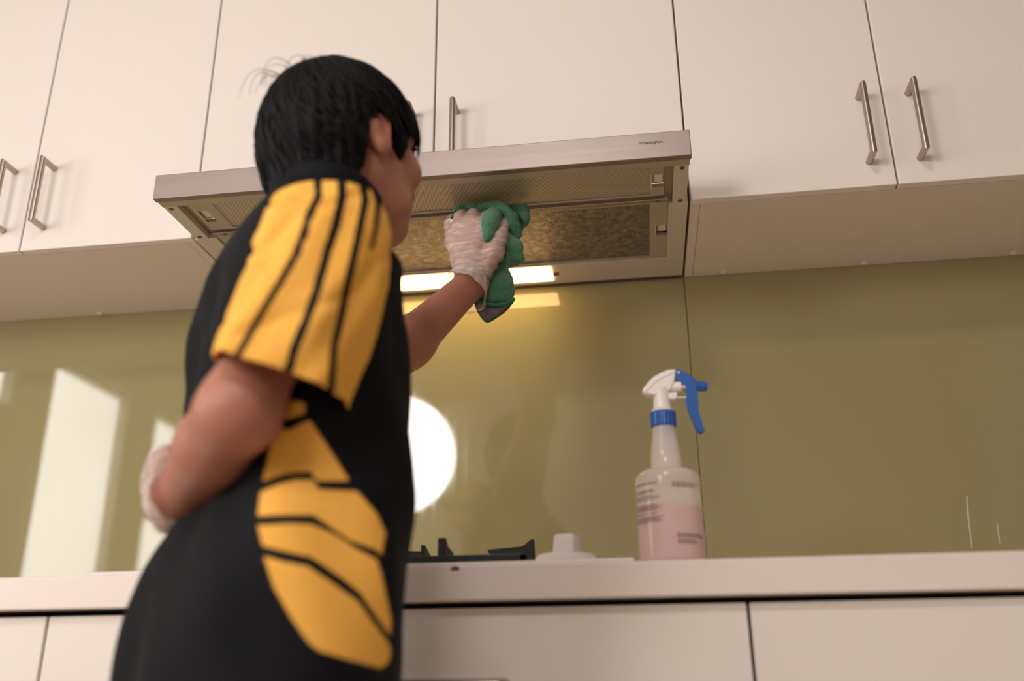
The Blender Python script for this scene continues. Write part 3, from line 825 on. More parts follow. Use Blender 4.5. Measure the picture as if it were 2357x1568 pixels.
# arms
RS = atD(762, 510, 0.915)
RE = atD(548, 950, 0.805)
RW = atD(410, 1150, 0.930)
LS = bod(0.02, -0.165, 1.205)
LW = atY(1086, 652, -0.400)
LE = atY(872, 856, -0.560)
NB = atY(778, 462, -0.83)

fld = Field((-0.02, -1.22, -0.01), (0.80, -0.28, 1.58), 0.0032)
# trunk (under the shirt) and legs (under the trousers)
fld.chain([bod(-0.01, 0, 0.90), bod(-0.01, 0, 1.02), bod(0.0, 0, 1.16)], [0.060, 0.058, 0.062], 0.03)
for s in (-1, 1):
    fld.chain([bod(-0.01, 0.06*s, 0.93), bod(0.0, 0.065*s, 1.1), bod(0.0, 0.065*s, 1.17)], [0.052, 0.048, 0.038], 0.04)
    fld.chain([bod(-0.01, 0.075*s, 0.84), bod(0.01, 0.085*s, 0.46), bod(-0.02, 0.095*s, 0.09)], [0.078, 0.052, 0.036], 0.03)
    fld.chain([bod(-0.03, 0.095*s, 0.045), bod(0.12, 0.11*s, 0.030)], [0.034, 0.028], 0.02)
# shoulders and neck
fld.chain([NB-0.05*UZ, RS-0.01*UZ], [0.038, 0.034], 0.02)
fld.chain([NB-0.06*UZ, LS], [0.038, 0.036], 0.02)
fld.chain([NB-0.05*UZ, hd(-0.022, 0, -0.075), hd(-0.02, 0, -0.03)], [0.047, 0.047, 0.054], 0.02)
# cranium, face and jaw
hel(fld, hd(-0.004, 0, 0.0), HAX, (0.094, 0.075, 0.094), 0.01)
hel(fld, hd(0.038, 0, -0.045), HAX, (0.056, 0.058, 0.075), 0.03)
fld.chain([hd(0.000, 0.052, -0.060), hd(0.040, 0.040, -0.090), hd(0.068, 0.0, -0.102)], [0.020, 0.018, 0.018], 0.025)
fld.chain([hd(0.000, -0.052, -0.060), hd(0.040, -0.040, -0.090), hd(0.068, 0.0, -0.102)], [0.020, 0.018, 0.018], 0.025)
for s in (-1, 1):
    hel(fld, hd(0.060, 0.040*s, -0.038), HAX, (0.030, 0.027, 0.024), 0.022)          # cheekbones
    hel(fld, hd(0.074, 0.030*s, 0.014), HAX, (0.020, 0.026, 0.010), 0.015)           # brows
    hel(fld, hd(0.096, 0.031*s, -0.010), HAX, (0.013, 0.015, 0.010), 0.010, 's')     # eye sockets
    hel(fld, hd(0.0765, 0.031*s, -0.010), HAX, (0.0125, 0.0135, 0.0105), 0.004)      # eyeballs and lids
    hel(fld, hd(0.098, 0.010*s, -0.047), HAX, (0.009, 0.008, 0.007), 0.006)          # nostril wings
    # ear: rim, lobe, hollow
    hel(fld, hd(-0.008, 0.083*s, -0.012), (nrm(HF+0.35*HR*s), nrm(HR*s-0.35*HF), HU), (0.018, 0.0075, 0.031), 0.006)
    hel(fld, hd(-0.004, 0.083*s, -0.036), HAX, (0.011, 0.0065, 0.012), 0.008)
    hel(fld, hd(-0.003, 0.0925*s, -0.010), HAX, (0.0085, 0.006, 0.018), 0.004, 's')
fld.cone(hd(0.088, 0, 0.002), hd(0.110, 0, -0.044), 0.007, 0.0115, 0.010)           # nose
hel(fld, hd(0.0925, 0, -0.072), HAX, (0.010, 0.021, 0.006), 0.006)                   # upper lip
hel(fld, hd(0.0905, 0, -0.0825), HAX, (0.010, 0.018, 0.0065), 0.005)                 # lower lip
hel(fld, hd(0.104, 0, -0.0772), HAX, (0.008, 0.020, 0.0014), 0.003, 's')             # mouth line
# right arm (hand on the lower back)
rm = RS+(RE-RS)*0.55
fld.chain([RS, rm, RE], [0.034, 0.0340, 0.0340], 0.02)
fm = RE+(RW-RE)*0.35
fld.chain([RE, fm, RW], [0.0345, 0.0335, 0.0235], 0.02)
# left arm (reaching up)
lm = LS+(LE-LS)*0.5
fld.chain([LS, lm, LE], [0.038, 0.038, 0.034], 0.02)
f2 = LE+(LW-LE)*0.30
fld.chain([LE, f2, LW], [0.033, 0.0345, 0.0245], 0.02)

def clipz(g, zmax=1.5255):
    z = g.lo[2]+g.h*np.arange(g.n[2]); g.a = np.maximum(g.a, np.where(z > 1.45, z-zmax, -1).astype(np.float32)[None, None, :])
# hands: joints per finger, wrist to tip
def hand(field, W, palm, fingers, thumb, grow=0.0, k=0.006):
    for (m, r) in palm: field.cone(W, m, 0.0215+grow, r+grow, 0.012)
    for i in range(len(palm)-1): field.cone(palm[i][0], palm[i+1][0], palm[i][1]+grow, palm[i+1][1]+grow, 0.010)
    for (pts, r) in fingers: field.chain(pts, [x+grow for x in r], k)
    field.chain(thumb[0], [x+grow for x in thumb[1]], 0.009)
# left hand, seen from its back, knuckles bent, fingertips pressing the cloth to the filter
LM = [atY(1044, 552, -0.398), atY(1060, 528, -0.398), atY(1084, 518, -0.398), atY(1110, 524, -0.398)]
lp_ = list(zip(LM, (0.0115, 0.0125, 0.013, 0.013)))
def fing(m, pip, dip, tip, r): return ([m, pip, dip, tip], [r*0.95, r*0.88, r*0.80, r*0.68])
LF = [fing(LM[0], atY(1037, 520, -0.382), atY(1043, 505, -0.358), atY(1056, 500, -0.338), 0.0096),
      fing(LM[1], atY(1059, 500, -0.388), atY(1066, 492, -0.362), atY(1076, 494, -0.340), 0.0106),
      fing(LM[2], atY(1090, 497, -0.388), atY(1096, 491, -0.360), atY(1104, 494, -0.338), 0.0110),
      fing(LM[3], atY(1121, 500, -0.380), atY(1128, 492, -0.352), atY(1132, 495, -0.330), 0.0104)]
LT = ([atY(1112, 622, -0.405), atY(1138, 582, -0.405), atY(1150, 545, -0.392), atY(1160, 512, -0.376)], [0.015, 0.0130, 0.0105, 0.0085])
hand(fld, LW, lp_, LF, LT)
# right hand: fist-like, knuckle row upright against the lower back, fingers curling away
ax_h = nrm(RW-RE)
def rh(px, py, dd): return atD(px, py, (RW-CAM)@FV+dd)
RM = [rh(386, 1198, 0.045), rh(370, 1156, 0.055), rh(364, 1112, 0.060), rh(374, 1070, 0.060)]
rp_ = list(zip(RM, (0.0115, 0.0125, 0.013, 0.013)))
hdir = nrm(RM[2]-RW)
RF = [fing(RM[i], RM[i]+0.020*FB+0.008*hdir, RM[i]+0.034*FB-0.006*hdir, RM[i]+0.034*FB-0.022*hdir, r) for i, r in enumerate((0.0095, 0.0104, 0.0108, 0.0102))]
RT = ([RW+0.45*(RM[3]-RW), RW+0.85*(RM[3]-RW)+0.010*UZ, RM[3]+0.016*FB+0.014*UZ, RM[3]+0.036*FB+0.010*UZ], [0.015, 0.0130, 0.0105, 0.0085])
hand(fld, RW, rp_, RF, RT)
clipz(fld)
V, Q = fld.mesh(2)
body = fast_mesh('body', V, Q, 'skin', person)
mat('eye_brown', srgb(34, 22, 16), rough=0.12, noise=0.1, nscale=300)
mat('eye_white', srgb(228, 220, 212), rough=0.2, noise=0.02, nscale=200)
for s in (-1, 1):
    for nm, rr, fo, m_ in (('eye', 0.0108, 0.0806, 'eye_white'), ('iris', 0.0052, 0.0872, 'eye_brown')):
        bm = bmesh.new(); q_ = bmesh.ops.create_uvsphere(bm, u_segments=20, v_segments=12, radius=1.0)
        for v in bm.verts:
            P_ = hd(fo, 0.031*s, -0.010)+HS*rr*(v.co.x*HF+1.1*v.co.y*HR+(0.55 if nm == 'eye' else 0.95)*v.co.z*HU); v.co = Vector(P_)
        bm_obj(nm, bm, m_, body, True)


# gloves
def glove(W, palm, fingers, thumb, wrist_dir, seed, name_label):
    pts = np.array([W]+[m for m, _ in palm]+[p for f in fingers for p in f[0]]+list(thumb[0]))
    g = Field(pts.min(0)-0.035, pts.max(0)+0.035, 0.0019)
    hand(g, W, palm, fingers, thumb, grow=0.0020, k=0.004)
    wd = nrm(wrist_dir)
    r = g.region(g.lo, g.lo+g.h*(g.n-1)); X = r[1]
    # wrinkles running across the back of the hand
    t = (X-W)@wd
    g.a = g.a + (0.0011*np.sin(t*520+3.0*wob(X, 55, seed))*np.clip(1.2-t/0.10, 0.25, 1)+0.0008*wob(X, 260, seed+1)).astype(np.float32)
    g.a = np.where(np.linalg.norm(X-W, axis=-1) < 0.033, np.maximum(g.a, (0.004-t).astype(np.float32)), g.a)   # cut at the wrist
    clipz(g, 1.5268)
    V, Q = g.mesh(1)
    o = fast_mesh('glove', V, Q, 'glove_vinyl', person)
    o['label'] = name_label
    return o
gl_l = glove(LW, lp_, LF, LT, LM[2]-LW, 3, 'clear vinyl glove gripping the green cloth')
gl_r = glove(RW, rp_, RF, RT, RM[2]-RW, 8, 'clear vinyl glove resting on the lower back')
def loft(name, rings, material, parent, close_u=True, smooth=True):
    rings = [np.asarray(r) for r in rings]; n = len(rings[0]); m = len(rings)
    V = np.concatenate(rings); Q = []
    i = np.arange(m-1)[:, None]*n; j = np.arange(n if close_u else n-1)[None, :]; j2 = (j+1) % n
    Q = np.stack([i+j, i+j2, i+n+j2, i+n+j], -1).reshape(-1, 4)
    return fast_mesh(name, V, Q, material, parent, smooth)
def cuff(W, E, hand_dir, parent, seed, r0=0.029, r1=0.036, flop=None):
    """loose open cuff of the glove, flaring back over the wrist"""
    ax = nrm(W-E); rings = []; K = 64
    u = nrm(np.cross(ax, (0.2, 0.3, 1.0))); w = np.cross(ax, u)
    hd_ = nrm(hand_dir)
    for j in range(15):
        t = j/14
        c = W+hd_*0.012*(1-t)-ax*0.034*t+ax*0.004
        r = r0*(1-t)+r1*t
        a = np.linspace(0, 2*math.pi, K, endpoint=False)
        rr = r*(1+0.05*t*np.sin(3*a+seed)+0.035*np.sin(7*a+2*seed+4*t)+0.02*np.sin(13*a-3*t))
        P = c+np.outer(rr*np.cos(a), u)+np.outer(rr*np.sin(a), w)
        if flop is not None:
            d, reach = flop
            dirs = np.outer(np.cos(a), u)+np.outer(np.sin(a), w)
            m = np.clip(dirs@nrm(d), 0, 1)**2*t*t
            P = P+np.outer(m, np.asarray(reach))
        rings.append(P)
    o = loft('cuff', rings, 'glove_vinyl', parent)
    so = o.modifiers.new('thickness', 'SOLIDIFY'); so.thickness = 0.0006
    return o
cuff(LW, LE, LM[2]-LW, gl_l, 1.3, flop=(RV*0.8-UV*0.6, RV*0.006-UV*0.004))
cuff(RW, RE, RM[2]-RW, gl_r, 2.1, r0=0.031, r1=0.037)

# shirt trunk: horizontal rings fitted to the silhouette
SIL_Y = [380, 400, 440, 475, 500, 530, 560, 620, 680, 760, 850, 960, 1080, 1160, 1200, 1240, 1300, 1340, 1400, 1470, 1568, 1640]
SIL_L = [708, 690, 645, 615, 592, 565, 542, 502, 480, 462, 449, 441, 442, 436, 418, 392, 358, 341, 320, 300, 279, 268]
SIL_RY = [560, 650, 800, 900, 1000, 1100, 1190, 1250, 1300, 1400, 1480, 1568, 1640]
SIL_R = [898, 903, 908, 906, 905, 909, 913, 906, 900, 900, 896, 888, 884]
rings = []; RN = 300
ang = np.linspace(0, 2*math.pi, RN, endpoint=False)
def ring(c, a, b, z, e=2.35):
    ca, sa = np.cos(ang), np.sin(ang)
    x = np.sign(ca)*np.abs(ca)**(2/e); y = np.sign(sa)*np.abs(sa)**(2/e)
    return c+np.outer(a*x, FB)+np.outer(b*y, RB)+np.array([0, 0, z])
prof = []
for z in np.linspace(0.735, 1.19, 24):
    c = bod(0, 0, 0)
    for _ in range(5):
        q = to_px(c+np.array([0, 0, z])); y = q[1]
        l = np.interp(y, SIL_Y, SIL_L); r = np.interp(y, SIL_RY, SIL_R)
        P = atD((l+r)/2, y, q[2]); c = np.array([P[0], P[1], 0])
        vd = c-np.array([CAM[0], CAM[1], 0]); vd /= np.linalg.norm(vd); rv = np.array([vd[1], -vd[0], 0])
        e = (r-l)/2*q[2]/FPX
        b = np.interp(z, [0.735, 0.85, 0.95, 1.08, 1.19], [0.175, 0.168, 0.150, 0.148, 0.132])
        a = math.sqrt(max(e*e-(b*(RB@rv))**2, 0.06**2))/abs(FB@rv)
        # bring the trunk slightly away from the plane so that the axis stays near the stance
        t = (TC[1]-c[1]); c = c+np.array([0, 0, 0])
    prof.append([c[0], c[1], z, a, b])
for (z, a, b) in ((1.215, 0.080, 0.115), (1.24, 0.072, 0.098), (1.262, 0.065, 0.084), (1.282, 0.057, 0.070), (1.298, 0.051, 0.058), (1.310, 0.049, 0.054)):
    for _ in range(5):
        q = to_px(c+np.array([0, 0, z])); l = np.interp(q[1], SIL_Y, SIL_L)
        vd = c-np.array([CAM[0], CAM[1], 0]); vd /= np.linalg.norm(vd); rv = np.array([vd[1], -vd[0], 0])
        e = math.sqrt((a*(FB@rv))**2+(b*(RB@rv))**2)
        P = atD(l+e*FPX/q[2], q[1], q[2]); c = np.array([P[0], P[1], 0])
    prof.append([c[0], c[1], z, a, b])
prof = crom(prof, 230)
rings = []
for (x, y, z, a, b) in prof:
    R_ = ring(np.array([x, y, 0]), a, b, z)
    rings.append(R_)
V = np.array(rings)
# soft folds: long diagonal drags from the shoulder to the waist and horizontal bunching over the hips
d = V-np.array([TC[0], TC[1], 0]); d[..., 2] = 0; d /= np.linalg.norm(d, axis=-1, keepdims=True)
zz = V[..., 2]
ph = np.arctan2(d@RB, d@FB)
amp = 0.0048*np.clip((1.22-zz)/0.1, 0, 1)
fold = np.sin(6*ph+22*zz+1.5*wob(V, 9, 4))*0.7+np.sin(11*ph-30*zz+1.2*wob(V, 14, 5))*0.45+0.5*wob(V, 38, 6)
V = V+d*(amp*fold)[..., None]
# the cloth gives way to the forearm and hand resting on the lower back
def seg_near(P, A, B):
    ab = B-A; t = np.clip(((P-A)@ab)/(ab@ab), 0, 1); q = A+t[..., None]*ab
    return np.linalg.norm(P-q, axis=-1), q
for _ in range(4):
    for A_, B_, R_ in [(RE, RW, 0.040), (RW, RM[1], 0.034), (RW, RM[3], 0.036), (RS, RE, 0.040)]:
        dist, _q = seg_near(V, np.asarray(A_), np.asarray(B_))
        mv = np.clip(R_-dist, 0, 0.02)*(zz < 1.10)
        V = V-d*mv[..., None]
shirt = loft('polo_shirt', list(V), 'shirt_print', person)
so = shirt.modifiers.new('thickness', 'SOLIDIFY'); so.thickness = 0.0015; so.offset = -1
# printed side panels (traced as outlines, stored on the cloth)
def in_poly(P, poly):
    x, y = P[:, 0], P[:, 1]; r = np.zeros(len(P), bool); n = len(poly)
    for i in range(n):
        (x1, y1), (x2, y2) = poly[i], poly[(i+1) % n]
        c = ((y1 > y) != (y2 > y)) & (x < (x2-x1)*(y-y1)/((y2-y1) if y2 != y1 else 1e-9)+x1)
        r ^= c
    return r
def seg_dist(P, line):
    D2 = np.full(len(P), 1e9)
    for a, b in zip(line[:-1], line[1:]):
        a = np.array(a, float); b = np.array(b, float); ab = b-a
        t = np.clip(((P-a)@ab)/(ab@ab), 0, 1)
        D2 = np.minimum(D2, np.linalg.norm(P-(a+t[:, None]*ab), axis=1))
    return D2
def zm(pts, sc, ox, oy): return [(x/sc+ox, y/sc+oy) for x, y in pts]
def poly_soft(P, poly, w=5.0):
    d = seg_dist(P, list(poly)+[poly[0]]); s = np.where(in_poly(P, poly), 1, -1)
    return np.clip(0.5+s*d/(2*w), 0, 1)
PANELS = [
    [(215, 235), (290, 255), (395, 200), (500, 360), (600, 520), (430, 520), (400, 470), (290, 480), (215, 500), (150, 525), (180, 400)],
    [(140, 580), (230, 540), (320, 515), (410, 515), (440, 565), (640, 575), (740, 690), (785, 790), (765, 910), (740, 880), (600, 830), (500, 760), (410, 700), (250, 700), (125, 705)],
    [(125, 755), (300, 745), (400, 750), (520, 800), (640, 880), (740, 930), (765, 1010), (790, 1130), (815, 1250), (810, 1330), (740, 1230), (660, 1110), (590, 1050), (400, 920), (270, 890), (150, 860)],
    [(155, 915), (260, 945), (380, 970), (500, 1050), (640, 1150), (720, 1260), (800, 1370), (812, 1410), (800, 1470), (760, 1500), (600, 1460), (440, 1410), (390, 1370), (300, 1240), (210, 1080)],
    [(260, 90), (370, 110), (370, 165), (280, 195), (225, 190), (230, 130)],
]
def set_attr(o, vals):
    at = o.data.attributes.new('panel', 'FLOAT', 'POINT'); at.data.foreach_set('value', np.asarray(vals, dtype=np.float32))
SV = V.reshape(-1, 3); px = to_px(SV)[:, :2]
nv = d.reshape(-1, 3); side = (nv@RB) > 0.15          # the panel lies on the right flank only
val = np.zeros(len(SV))
for pl in PANELS: val = np.maximum(val, poly_soft(px, zm(pl, 2.28, 540, 880)))
val = np.where(side, val, 0)
# the left flank carries the mirror image of the same print
zr = SV[:, 2]; phf = np.arctan2(SV@RB-TC@RB, SV@FB-TC@FB)
mir = np.zeros(len(SV)); g = val.reshape(len(prof), RN)
mir = g[:, (-np.arange(RN)) % RN]
val = np.maximum(g, np.where((d@RB) < -0.15, mir, 0)).reshape(-1)
set_attr(shirt, val)

# shoulder yoke of the shirt, joining the trunk to both sleeves
yk = Field(np.minimum(NB, np.minimum(RS, LS))-0.14, np.maximum(NB, np.maximum(RS, LS))+0.10, 0.004)
yk.chain([NB-0.056*UZ, RS-0.012*UZ, RS+(rm-RS)*0.30], [0.046, 0.0415, 0.040], 0.02)
yk.chain([NB-0.062*UZ, LS, LS+(lm-LS)*0.6], [0.046, 0.044, 0.044], 0.02)
yk.cone(NB-0.03*UZ, NB-0.12*UZ, 0.048, 0.07, 0.03)
V_, Q_ = yk.mesh(2)
fast_mesh('yoke', V_, Q_, 'shirt_black', shirt)

# right sleeve: cap over the shoulder, open hem
def sleeve(rings_def, seed, stripes):
    C = crom([r[:] for r in rings_def], 130)     # cx cy cz half_s half_d sx sy sz
    rings = []; K = 220; a = np.linspace(0, 2*math.pi, K, endpoint=False)
    m = len(C)
    for i in range(m):
        c = C[i, :3]; T = C[min(i+1, m-1), :3]-C[max(i-1, 0), :3]; T = T/np.linalg.norm(T)
        s = C[i, 5:8]; s = nrm(s-(s@T)*T); dd = np.cross(T, s)
        t = i/(m-1)
        u_ = a*0.9+7.5*t; u2 = a*1.0-5.0*t
        crease = -0.075*np.exp(-((np.mod(u_+0.4, 2.1)-1.05)/0.20)**2)*np.clip(t*4, 0, 1)*np.clip((1.05-t)*2, 0.2, 1)-0.04*np.exp(-((np.mod(u2, 1.7)-0.85)/0.16)**2)*np.clip(t*3-0.5, 0, 1)
        crease = crease*np.where(np.sin(a)*np.sign(dd@FV) > 0.2, 0.25, 1.0)
        wr = 1.02+crease+0.03*np.sin(5*a+9*t+seed)*t+0.03*np.sin(9*a-14*t+2*seed)*np.clip(t*2, 0, 1)+0.02*np.sin(3*a+20*t)
        ce, se = np.cos(a), np.sin(a); ce = np.sign(ce)*np.abs(ce)**0.8; se = np.sign(se)*np.abs(se)**0.8
        rings.append(c+np.outer(C[i, 3]*wr*ce, s)+np.outer(C[i, 4]*wr*se, dd))
    V = np.array(rings)
    A_, B_ = (RS, RE) if stripes else (LS, LE)
    for _ in range(3):
        dist, q_ = seg_near(V, np.asarray(A_), np.asarray(B_))
        dr = (V-q_)/np.maximum(dist, 1e-5)[..., None]
        w_ = np.linspace(0, 1, m)[:, None] > 0.30
        V = V+dr*(np.clip(0.041-dist, 0, 0.03)*w_)[..., None]
    o = loft('sleeve', list(V), 'shirt_print', shirt)
    o.data.materials.append(MATS['sleeve_lining'])
    so = o.modifiers.new('thickness', 'SOLIDIFY'); so.thickness = 0.0022; so.offset = -1; so.material_offset = 0
    return o, V.reshape(-1, 3)
SL = [(752, 428, 0.893, 40, 0.010), (752, 440, 0.892, 84, 0.028), (752, 466, 0.890, 114, 0.044), (754, 512, 0.884, 134, 0.056), (750, 575, 0.872, 146, 0.062), (735, 650, 0.856, 152, 0.064),
      (706, 732, 0.844, 152, 0.066), (676, 810, 0.834, 154, 0.067), (648, 879, 0.826, 158, 0.067)]
perp = [(1, 0.0), (1, 0.0), (1, 0.02), (1, 0.0), (1, 0.02), (1, 0.13), (1, 0.22), (1, 0.27), (1, 0.255)]
rd = []
for (x, y, t, hp, hd2), (sx, sy) in zip(SL, perp):
    P = atD(x, y, t); s = nrm(sx*RV-sy*UV); rd.append([*P, hp*t/FPX, hd2, *s])
slv, SVs = sleeve(rd, 0.7, True)
P2 = to_px(SVs)[:, :2]
Z7 = lambda p: zm(p, 2.704, 440, 380)
STR = [([(788, -20), (790, 130), (790, 200), (735, 310), (700, 430), (650, 560), (560, 720), (450, 900), (350, 1080), (275, 1210)], 10.0, 7.5),
       ([(935, -20), (940, 200), (900, 380), (840, 560), (790, 760), (720, 960), (650, 1120), (600, 1300)], 11.0, 10.5),
       ([(1060, 40), (1085, 220), (1060, 350), (1020, 540), (970, 760), (930, 960), (890, 1130), (875, 1350), (865, 1470)], 10.0, 8.5),
       ([(1130, 120), (1165, 240), (1150, 400), (1125, 520)], 8.0, 4.5)]
# sleeve vertices on the outward (camera-side) half carry the stripes
K = 220; half = np.sin(np.linspace(0, 2*math.pi, K, endpoint=False))
ctr = SVs.reshape(-1, K, 3).mean(1, keepdims=True); outw = ((SVs.reshape(-1, K, 3)-ctr)@FV).reshape(-1) < 0.012
outw |= np.repeat(np.arange(len(SVs)//K) < 26, K)
val = np.ones(len(SVs))
for line, w0, w1 in STR:
    ln = Z7(line); dd = seg_dist(P2, ln)
    yy = np.clip((P2[:, 1]-ln[0][1])/(ln[-1][1]-ln[0][1]), 0, 1); w = w0+(w1-w0)*yy
    val = np.where(outw, np.minimum(val, np.clip(0.5+(dd-w)/4.0, 0, 1)), val)
set_attr(slv, val)
# lining seen inside the hem
m_in = [r for r in SVs.reshape(-1, K, 3)[-34:]]
lin = []
for r in m_in:
    c = r.mean(0); lin.append(c+(r-c)*0.955)
loft('sleeve_lining', lin, 'sleeve_lining', slv)
# left sleeve
def sl_ring(t, w, dp):
    P = LS+(LE-LS)*t; return [*P, w, dp, *nrm(np.cross(LE-LS, UZ))]
P0 = bod(0.0, -0.07, 1.245)
ld = [[*P0, 0.03, 0.03, *nrm(np.cross(LE-LS, UZ))], [*(P0+(LS-P0)*0.5+0.012*UZ), 0.052, 0.045, *nrm(np.cross(LE-LS, UZ))], sl_ring(0.0, 0.060, 0.056), sl_ring(0.25, 0.060, 0.058), sl_ring(0.5, 0.058, 0.056), sl_ring(0.74, 0.058, 0.056)]
sl2, SV2 = sleeve(ld, 2.2, False)
a2 = np.tile(np.arange(K), len(SV2)//K); v2 = np.ones(len(SV2))
for k0 in (20, 50, 80, 110): v2 = np.minimum(v2, np.clip(np.abs(a2-k0)-4, 0, 1))
set_attr(sl2, v2)

# collar: soft standing band folded over, darker knit
col = []
a = np.linspace(0, 2*math.pi, 90, endpoint=False)
nb = NB+0.004*UZ; up = nrm(hd(-0.02, 0, -0.08)-NB)
for (h, r) in ((-0.012, 0.056), (-0.004, 0.058), (0.002, 0.057), (0.007, 0.055), (0.009, 0.053), (0.007, 0.051), (-0.004, 0.050)):
    lift = 0.010*np.cos(a-math.pi)            # higher at the nape
    col.append(nb+np.outer(r*np.cos(a), FB)+np.outer(r*0.98*np.sin(a), RB)+np.outer(h+lift*(h > 0.0), UZ)-0.008*FB)
loft('collar', col, 'shirt_black', shirt)

# trousers and shoes
tf = Field((0.05, -1.15, 0.03), (0.80, -0.50, 0.86), 0.006)
tf.ell(bod(-0.008, 0, 0.80), (FB, RB, UZ), (0.088, 0.135, 0.10), 0.02)
for s in (-1, 1): tf.chain([bod(-0.01, 0.078*s, 0.76), bod(0.01, 0.088*s, 0.46), bod(-0.02, 0.097*s, 0.075)], [0.074, 0.066, 0.056], 0.025)
tf.a = np.maximum(tf.a, (0.055-tf.region(tf.lo, tf.lo+tf.h*(tf.n-1))[1][..., 2]).astype(np.float32))
V, Q = tf.mesh(1); fast_mesh('trousers', V, Q, 'trousers_black', person)
for s in (-1, 1):
    sf = Field(bod(0.04, 0.1*s, 0.05)-0.24, bod(0.04, 0.1*s, 0.05)+0.24, 0.005)
    sf.chain([bod(-0.045, 0.096*s, 0.050), bod(0.03, 0.100*s, 0.052), bod(0.135, 0.112*s, 0.040)], [0.045, 0.046, 0.040], 0.02)
    sf.cone(bod(-0.03, 0.096*s, 0.05), bod(-0.025, 0.096*s, 0.10), 0.044, 0.046, 0.015)
    sf.a = np.maximum(sf.a, (0.001-sf.region(sf.lo, sf.lo+sf.h*(sf.n-1))[1][..., 2]).astype(np.float32))
    V, Q = sf.mesh(1); fast_mesh('shoe', V, Q, 'shoe_black', person)

# hair: thick cap plus individual locks combed from the crown
def hair_edge(f, s):
    """lowest local height of the hair at forward position f (head frame), s = side distance"""
    return np.interp(f, [-0.12, -0.085, -0.055, -0.042, -0.030, -0.024, -0.004, 0.012, 0.020, 0.034, 0.046, 0.060, 0.075, 0.12], [-0.112, -0.112, -0.106, -0.098, -0.070, 0.004, 0.012, 0.004, -0.022, -0.042, -0.016, 0.016, 0.012, 0.000])
hc = Field(HC-0.15, HC+0.15, 0.0028)
hel(hc, hd(0.001, 0, 0.006), HAX, (0.106, 0.0890, 0.106), 0.01)
hel(hc, hd(-0.030, 0, -0.020), HAX, (0.076, 0.084, 0.088), 0.02)
hel(hc, hd(-0.042, 0, -0.066), HAX, (0.053, 0.064, 0.056), 0.02)
X = hc.region(hc.lo, hc.lo+hc.h*(hc.n-1))[1]
L_ = X-HC; fl, rl_, ul = L_@HF/HS, L_@HR/HS, L_@HU/HS
thz = np.arctan2(rl_, fl)
hc.a = hc.a+(0.0016*np.sin(38*thz+2*wob(X, 40, 2))+0.0020*wob(X, 90, 3)).astype(np.float32)
cut = (hair_edge(fl, rl_)-ul)*0.7
hk = np.maximum(hc.a, cut.astype(np.float32)); hc.a = hk
V, Q = hc.mesh(1)
hair = fast_mesh('hair', V, Q, 'hair_black', person)
rngh = np.random.RandomState(11)
VS, FS = [], []
def lock(path, r0):
    global VS, FS
    n = len(path); base = len(VS); k = 5
    T = np.gradient(path, axis=0); T /= np.linalg.norm(T, axis=1, keepdims=True)
    for i in range(n):
        out = nrm(path[i]-hd(-0.01, 0, -0.02)); s = np.cross(T[i], out); s = s/max(np.linalg.norm(s), 1e-6); o = np.cross(s, T[i])
        t = i/(n-1); r = r0*(0.55+0.9*t)*(1-t**3)+0.0002
        for q in range(k):
            a = 2*math.pi*q/k; VS.append(path[i]+r*1.5*math.cos(a)*s+r*0.6*math.sin(a)*o)
    for i in range(n-1):
        for q in range(k): FS.append((base+i*k+q, base+i*k+(q+1) % k, base+(i+1)*k+(q+1) % k, base+(i+1)*k+q))
def hair_r(dirv):
    """radius of the cap along a direction from the head centre"""
    f, r, u = dirv@HF, dirv@HR, dirv@HU
    a = HS/np.sqrt((f/0.106)**2+(r/0.0890)**2+(u/0.106)**2)
    return a
crown = nrm(-0.35*HF+0.05*HR+0.93*HU)
e1 = nrm(HF-(HF@crown)*crown); e2 = np.cross(crown, e1)
for i in range(1500):
    az = rngh.rand()*2*math.pi; swirl = rngh.normal()*0.22+0.25
    th0 = abs(rngh.normal())*0.5 if rngh.rand() < 0.6 else rngh.rand()*1.3
    ln = 0.5+rngh.rand()*0.8
    pts = []
    lift = 0.001+0.004*rngh.rand()
    for t in np.linspace(0, 1, 11):
        th = th0+ln*t; ph = az+swirl*(th-th0)
        dv = math.cos(th)*crown+math.sin(th)*(math.cos(ph)*e1+math.sin(ph)*e2)
        P = hd(0.001, 0, 0.006)+dv*(hair_r(dv)+lift*math.sin(math.pi*min(1, t*1.0))+0.0005)
        lc = P-HC
        f, r, u = lc@HF/HS, lc@HR/HS, lc@HU/HS
        if u < hair_edge(f, r)-0.010-0.008*((i*7) % 5)/5: break
        # follow the fuller lower cap
        sd = float(hc.sample(P[None])[0]) if abs(u) < 0.14 else 0
        g_ = nrm(P-hd(-0.03, 0, -0.03))
        if sd < -0.001: P = P+g_*(min(-sd, 0.02)+lift*0.6)
        pts.append(P)
    if len(pts) >= 5: lock(np.array(pts), 0.0010+0.0012*rngh.rand())
# flyaway wisps at the crown
for i in range(9):
    az = math.pi+rngh.normal()*0.5; a0 = 0.25+0.25*rngh.rand()
    dv = math.cos(a0)*crown+math.sin(a0)*(math.cos(az)*e1+math.sin(az)*e2)
    P0_ = HC+dv*0.098; back = nrm(-HF+0.3*rngh.normal()*HR)
    hgt = 0.006+0.010*rngh.rand(); ln = 0.035+0.03*rngh.rand()
    t = np.linspace(0, 1, 12)[:, None]
    path = P0_+dv*hgt*(4*t*(1-t)*0.8+0.25*t)+back*ln*t-HU*ln*0.75*t**2.4
    lock(path, 0.00025)
hs = fast_mesh('hair_locks', np.array(VS), np.array(FS), 'hair_black', hair); hs['kind'] = 'stuff'
under(person)

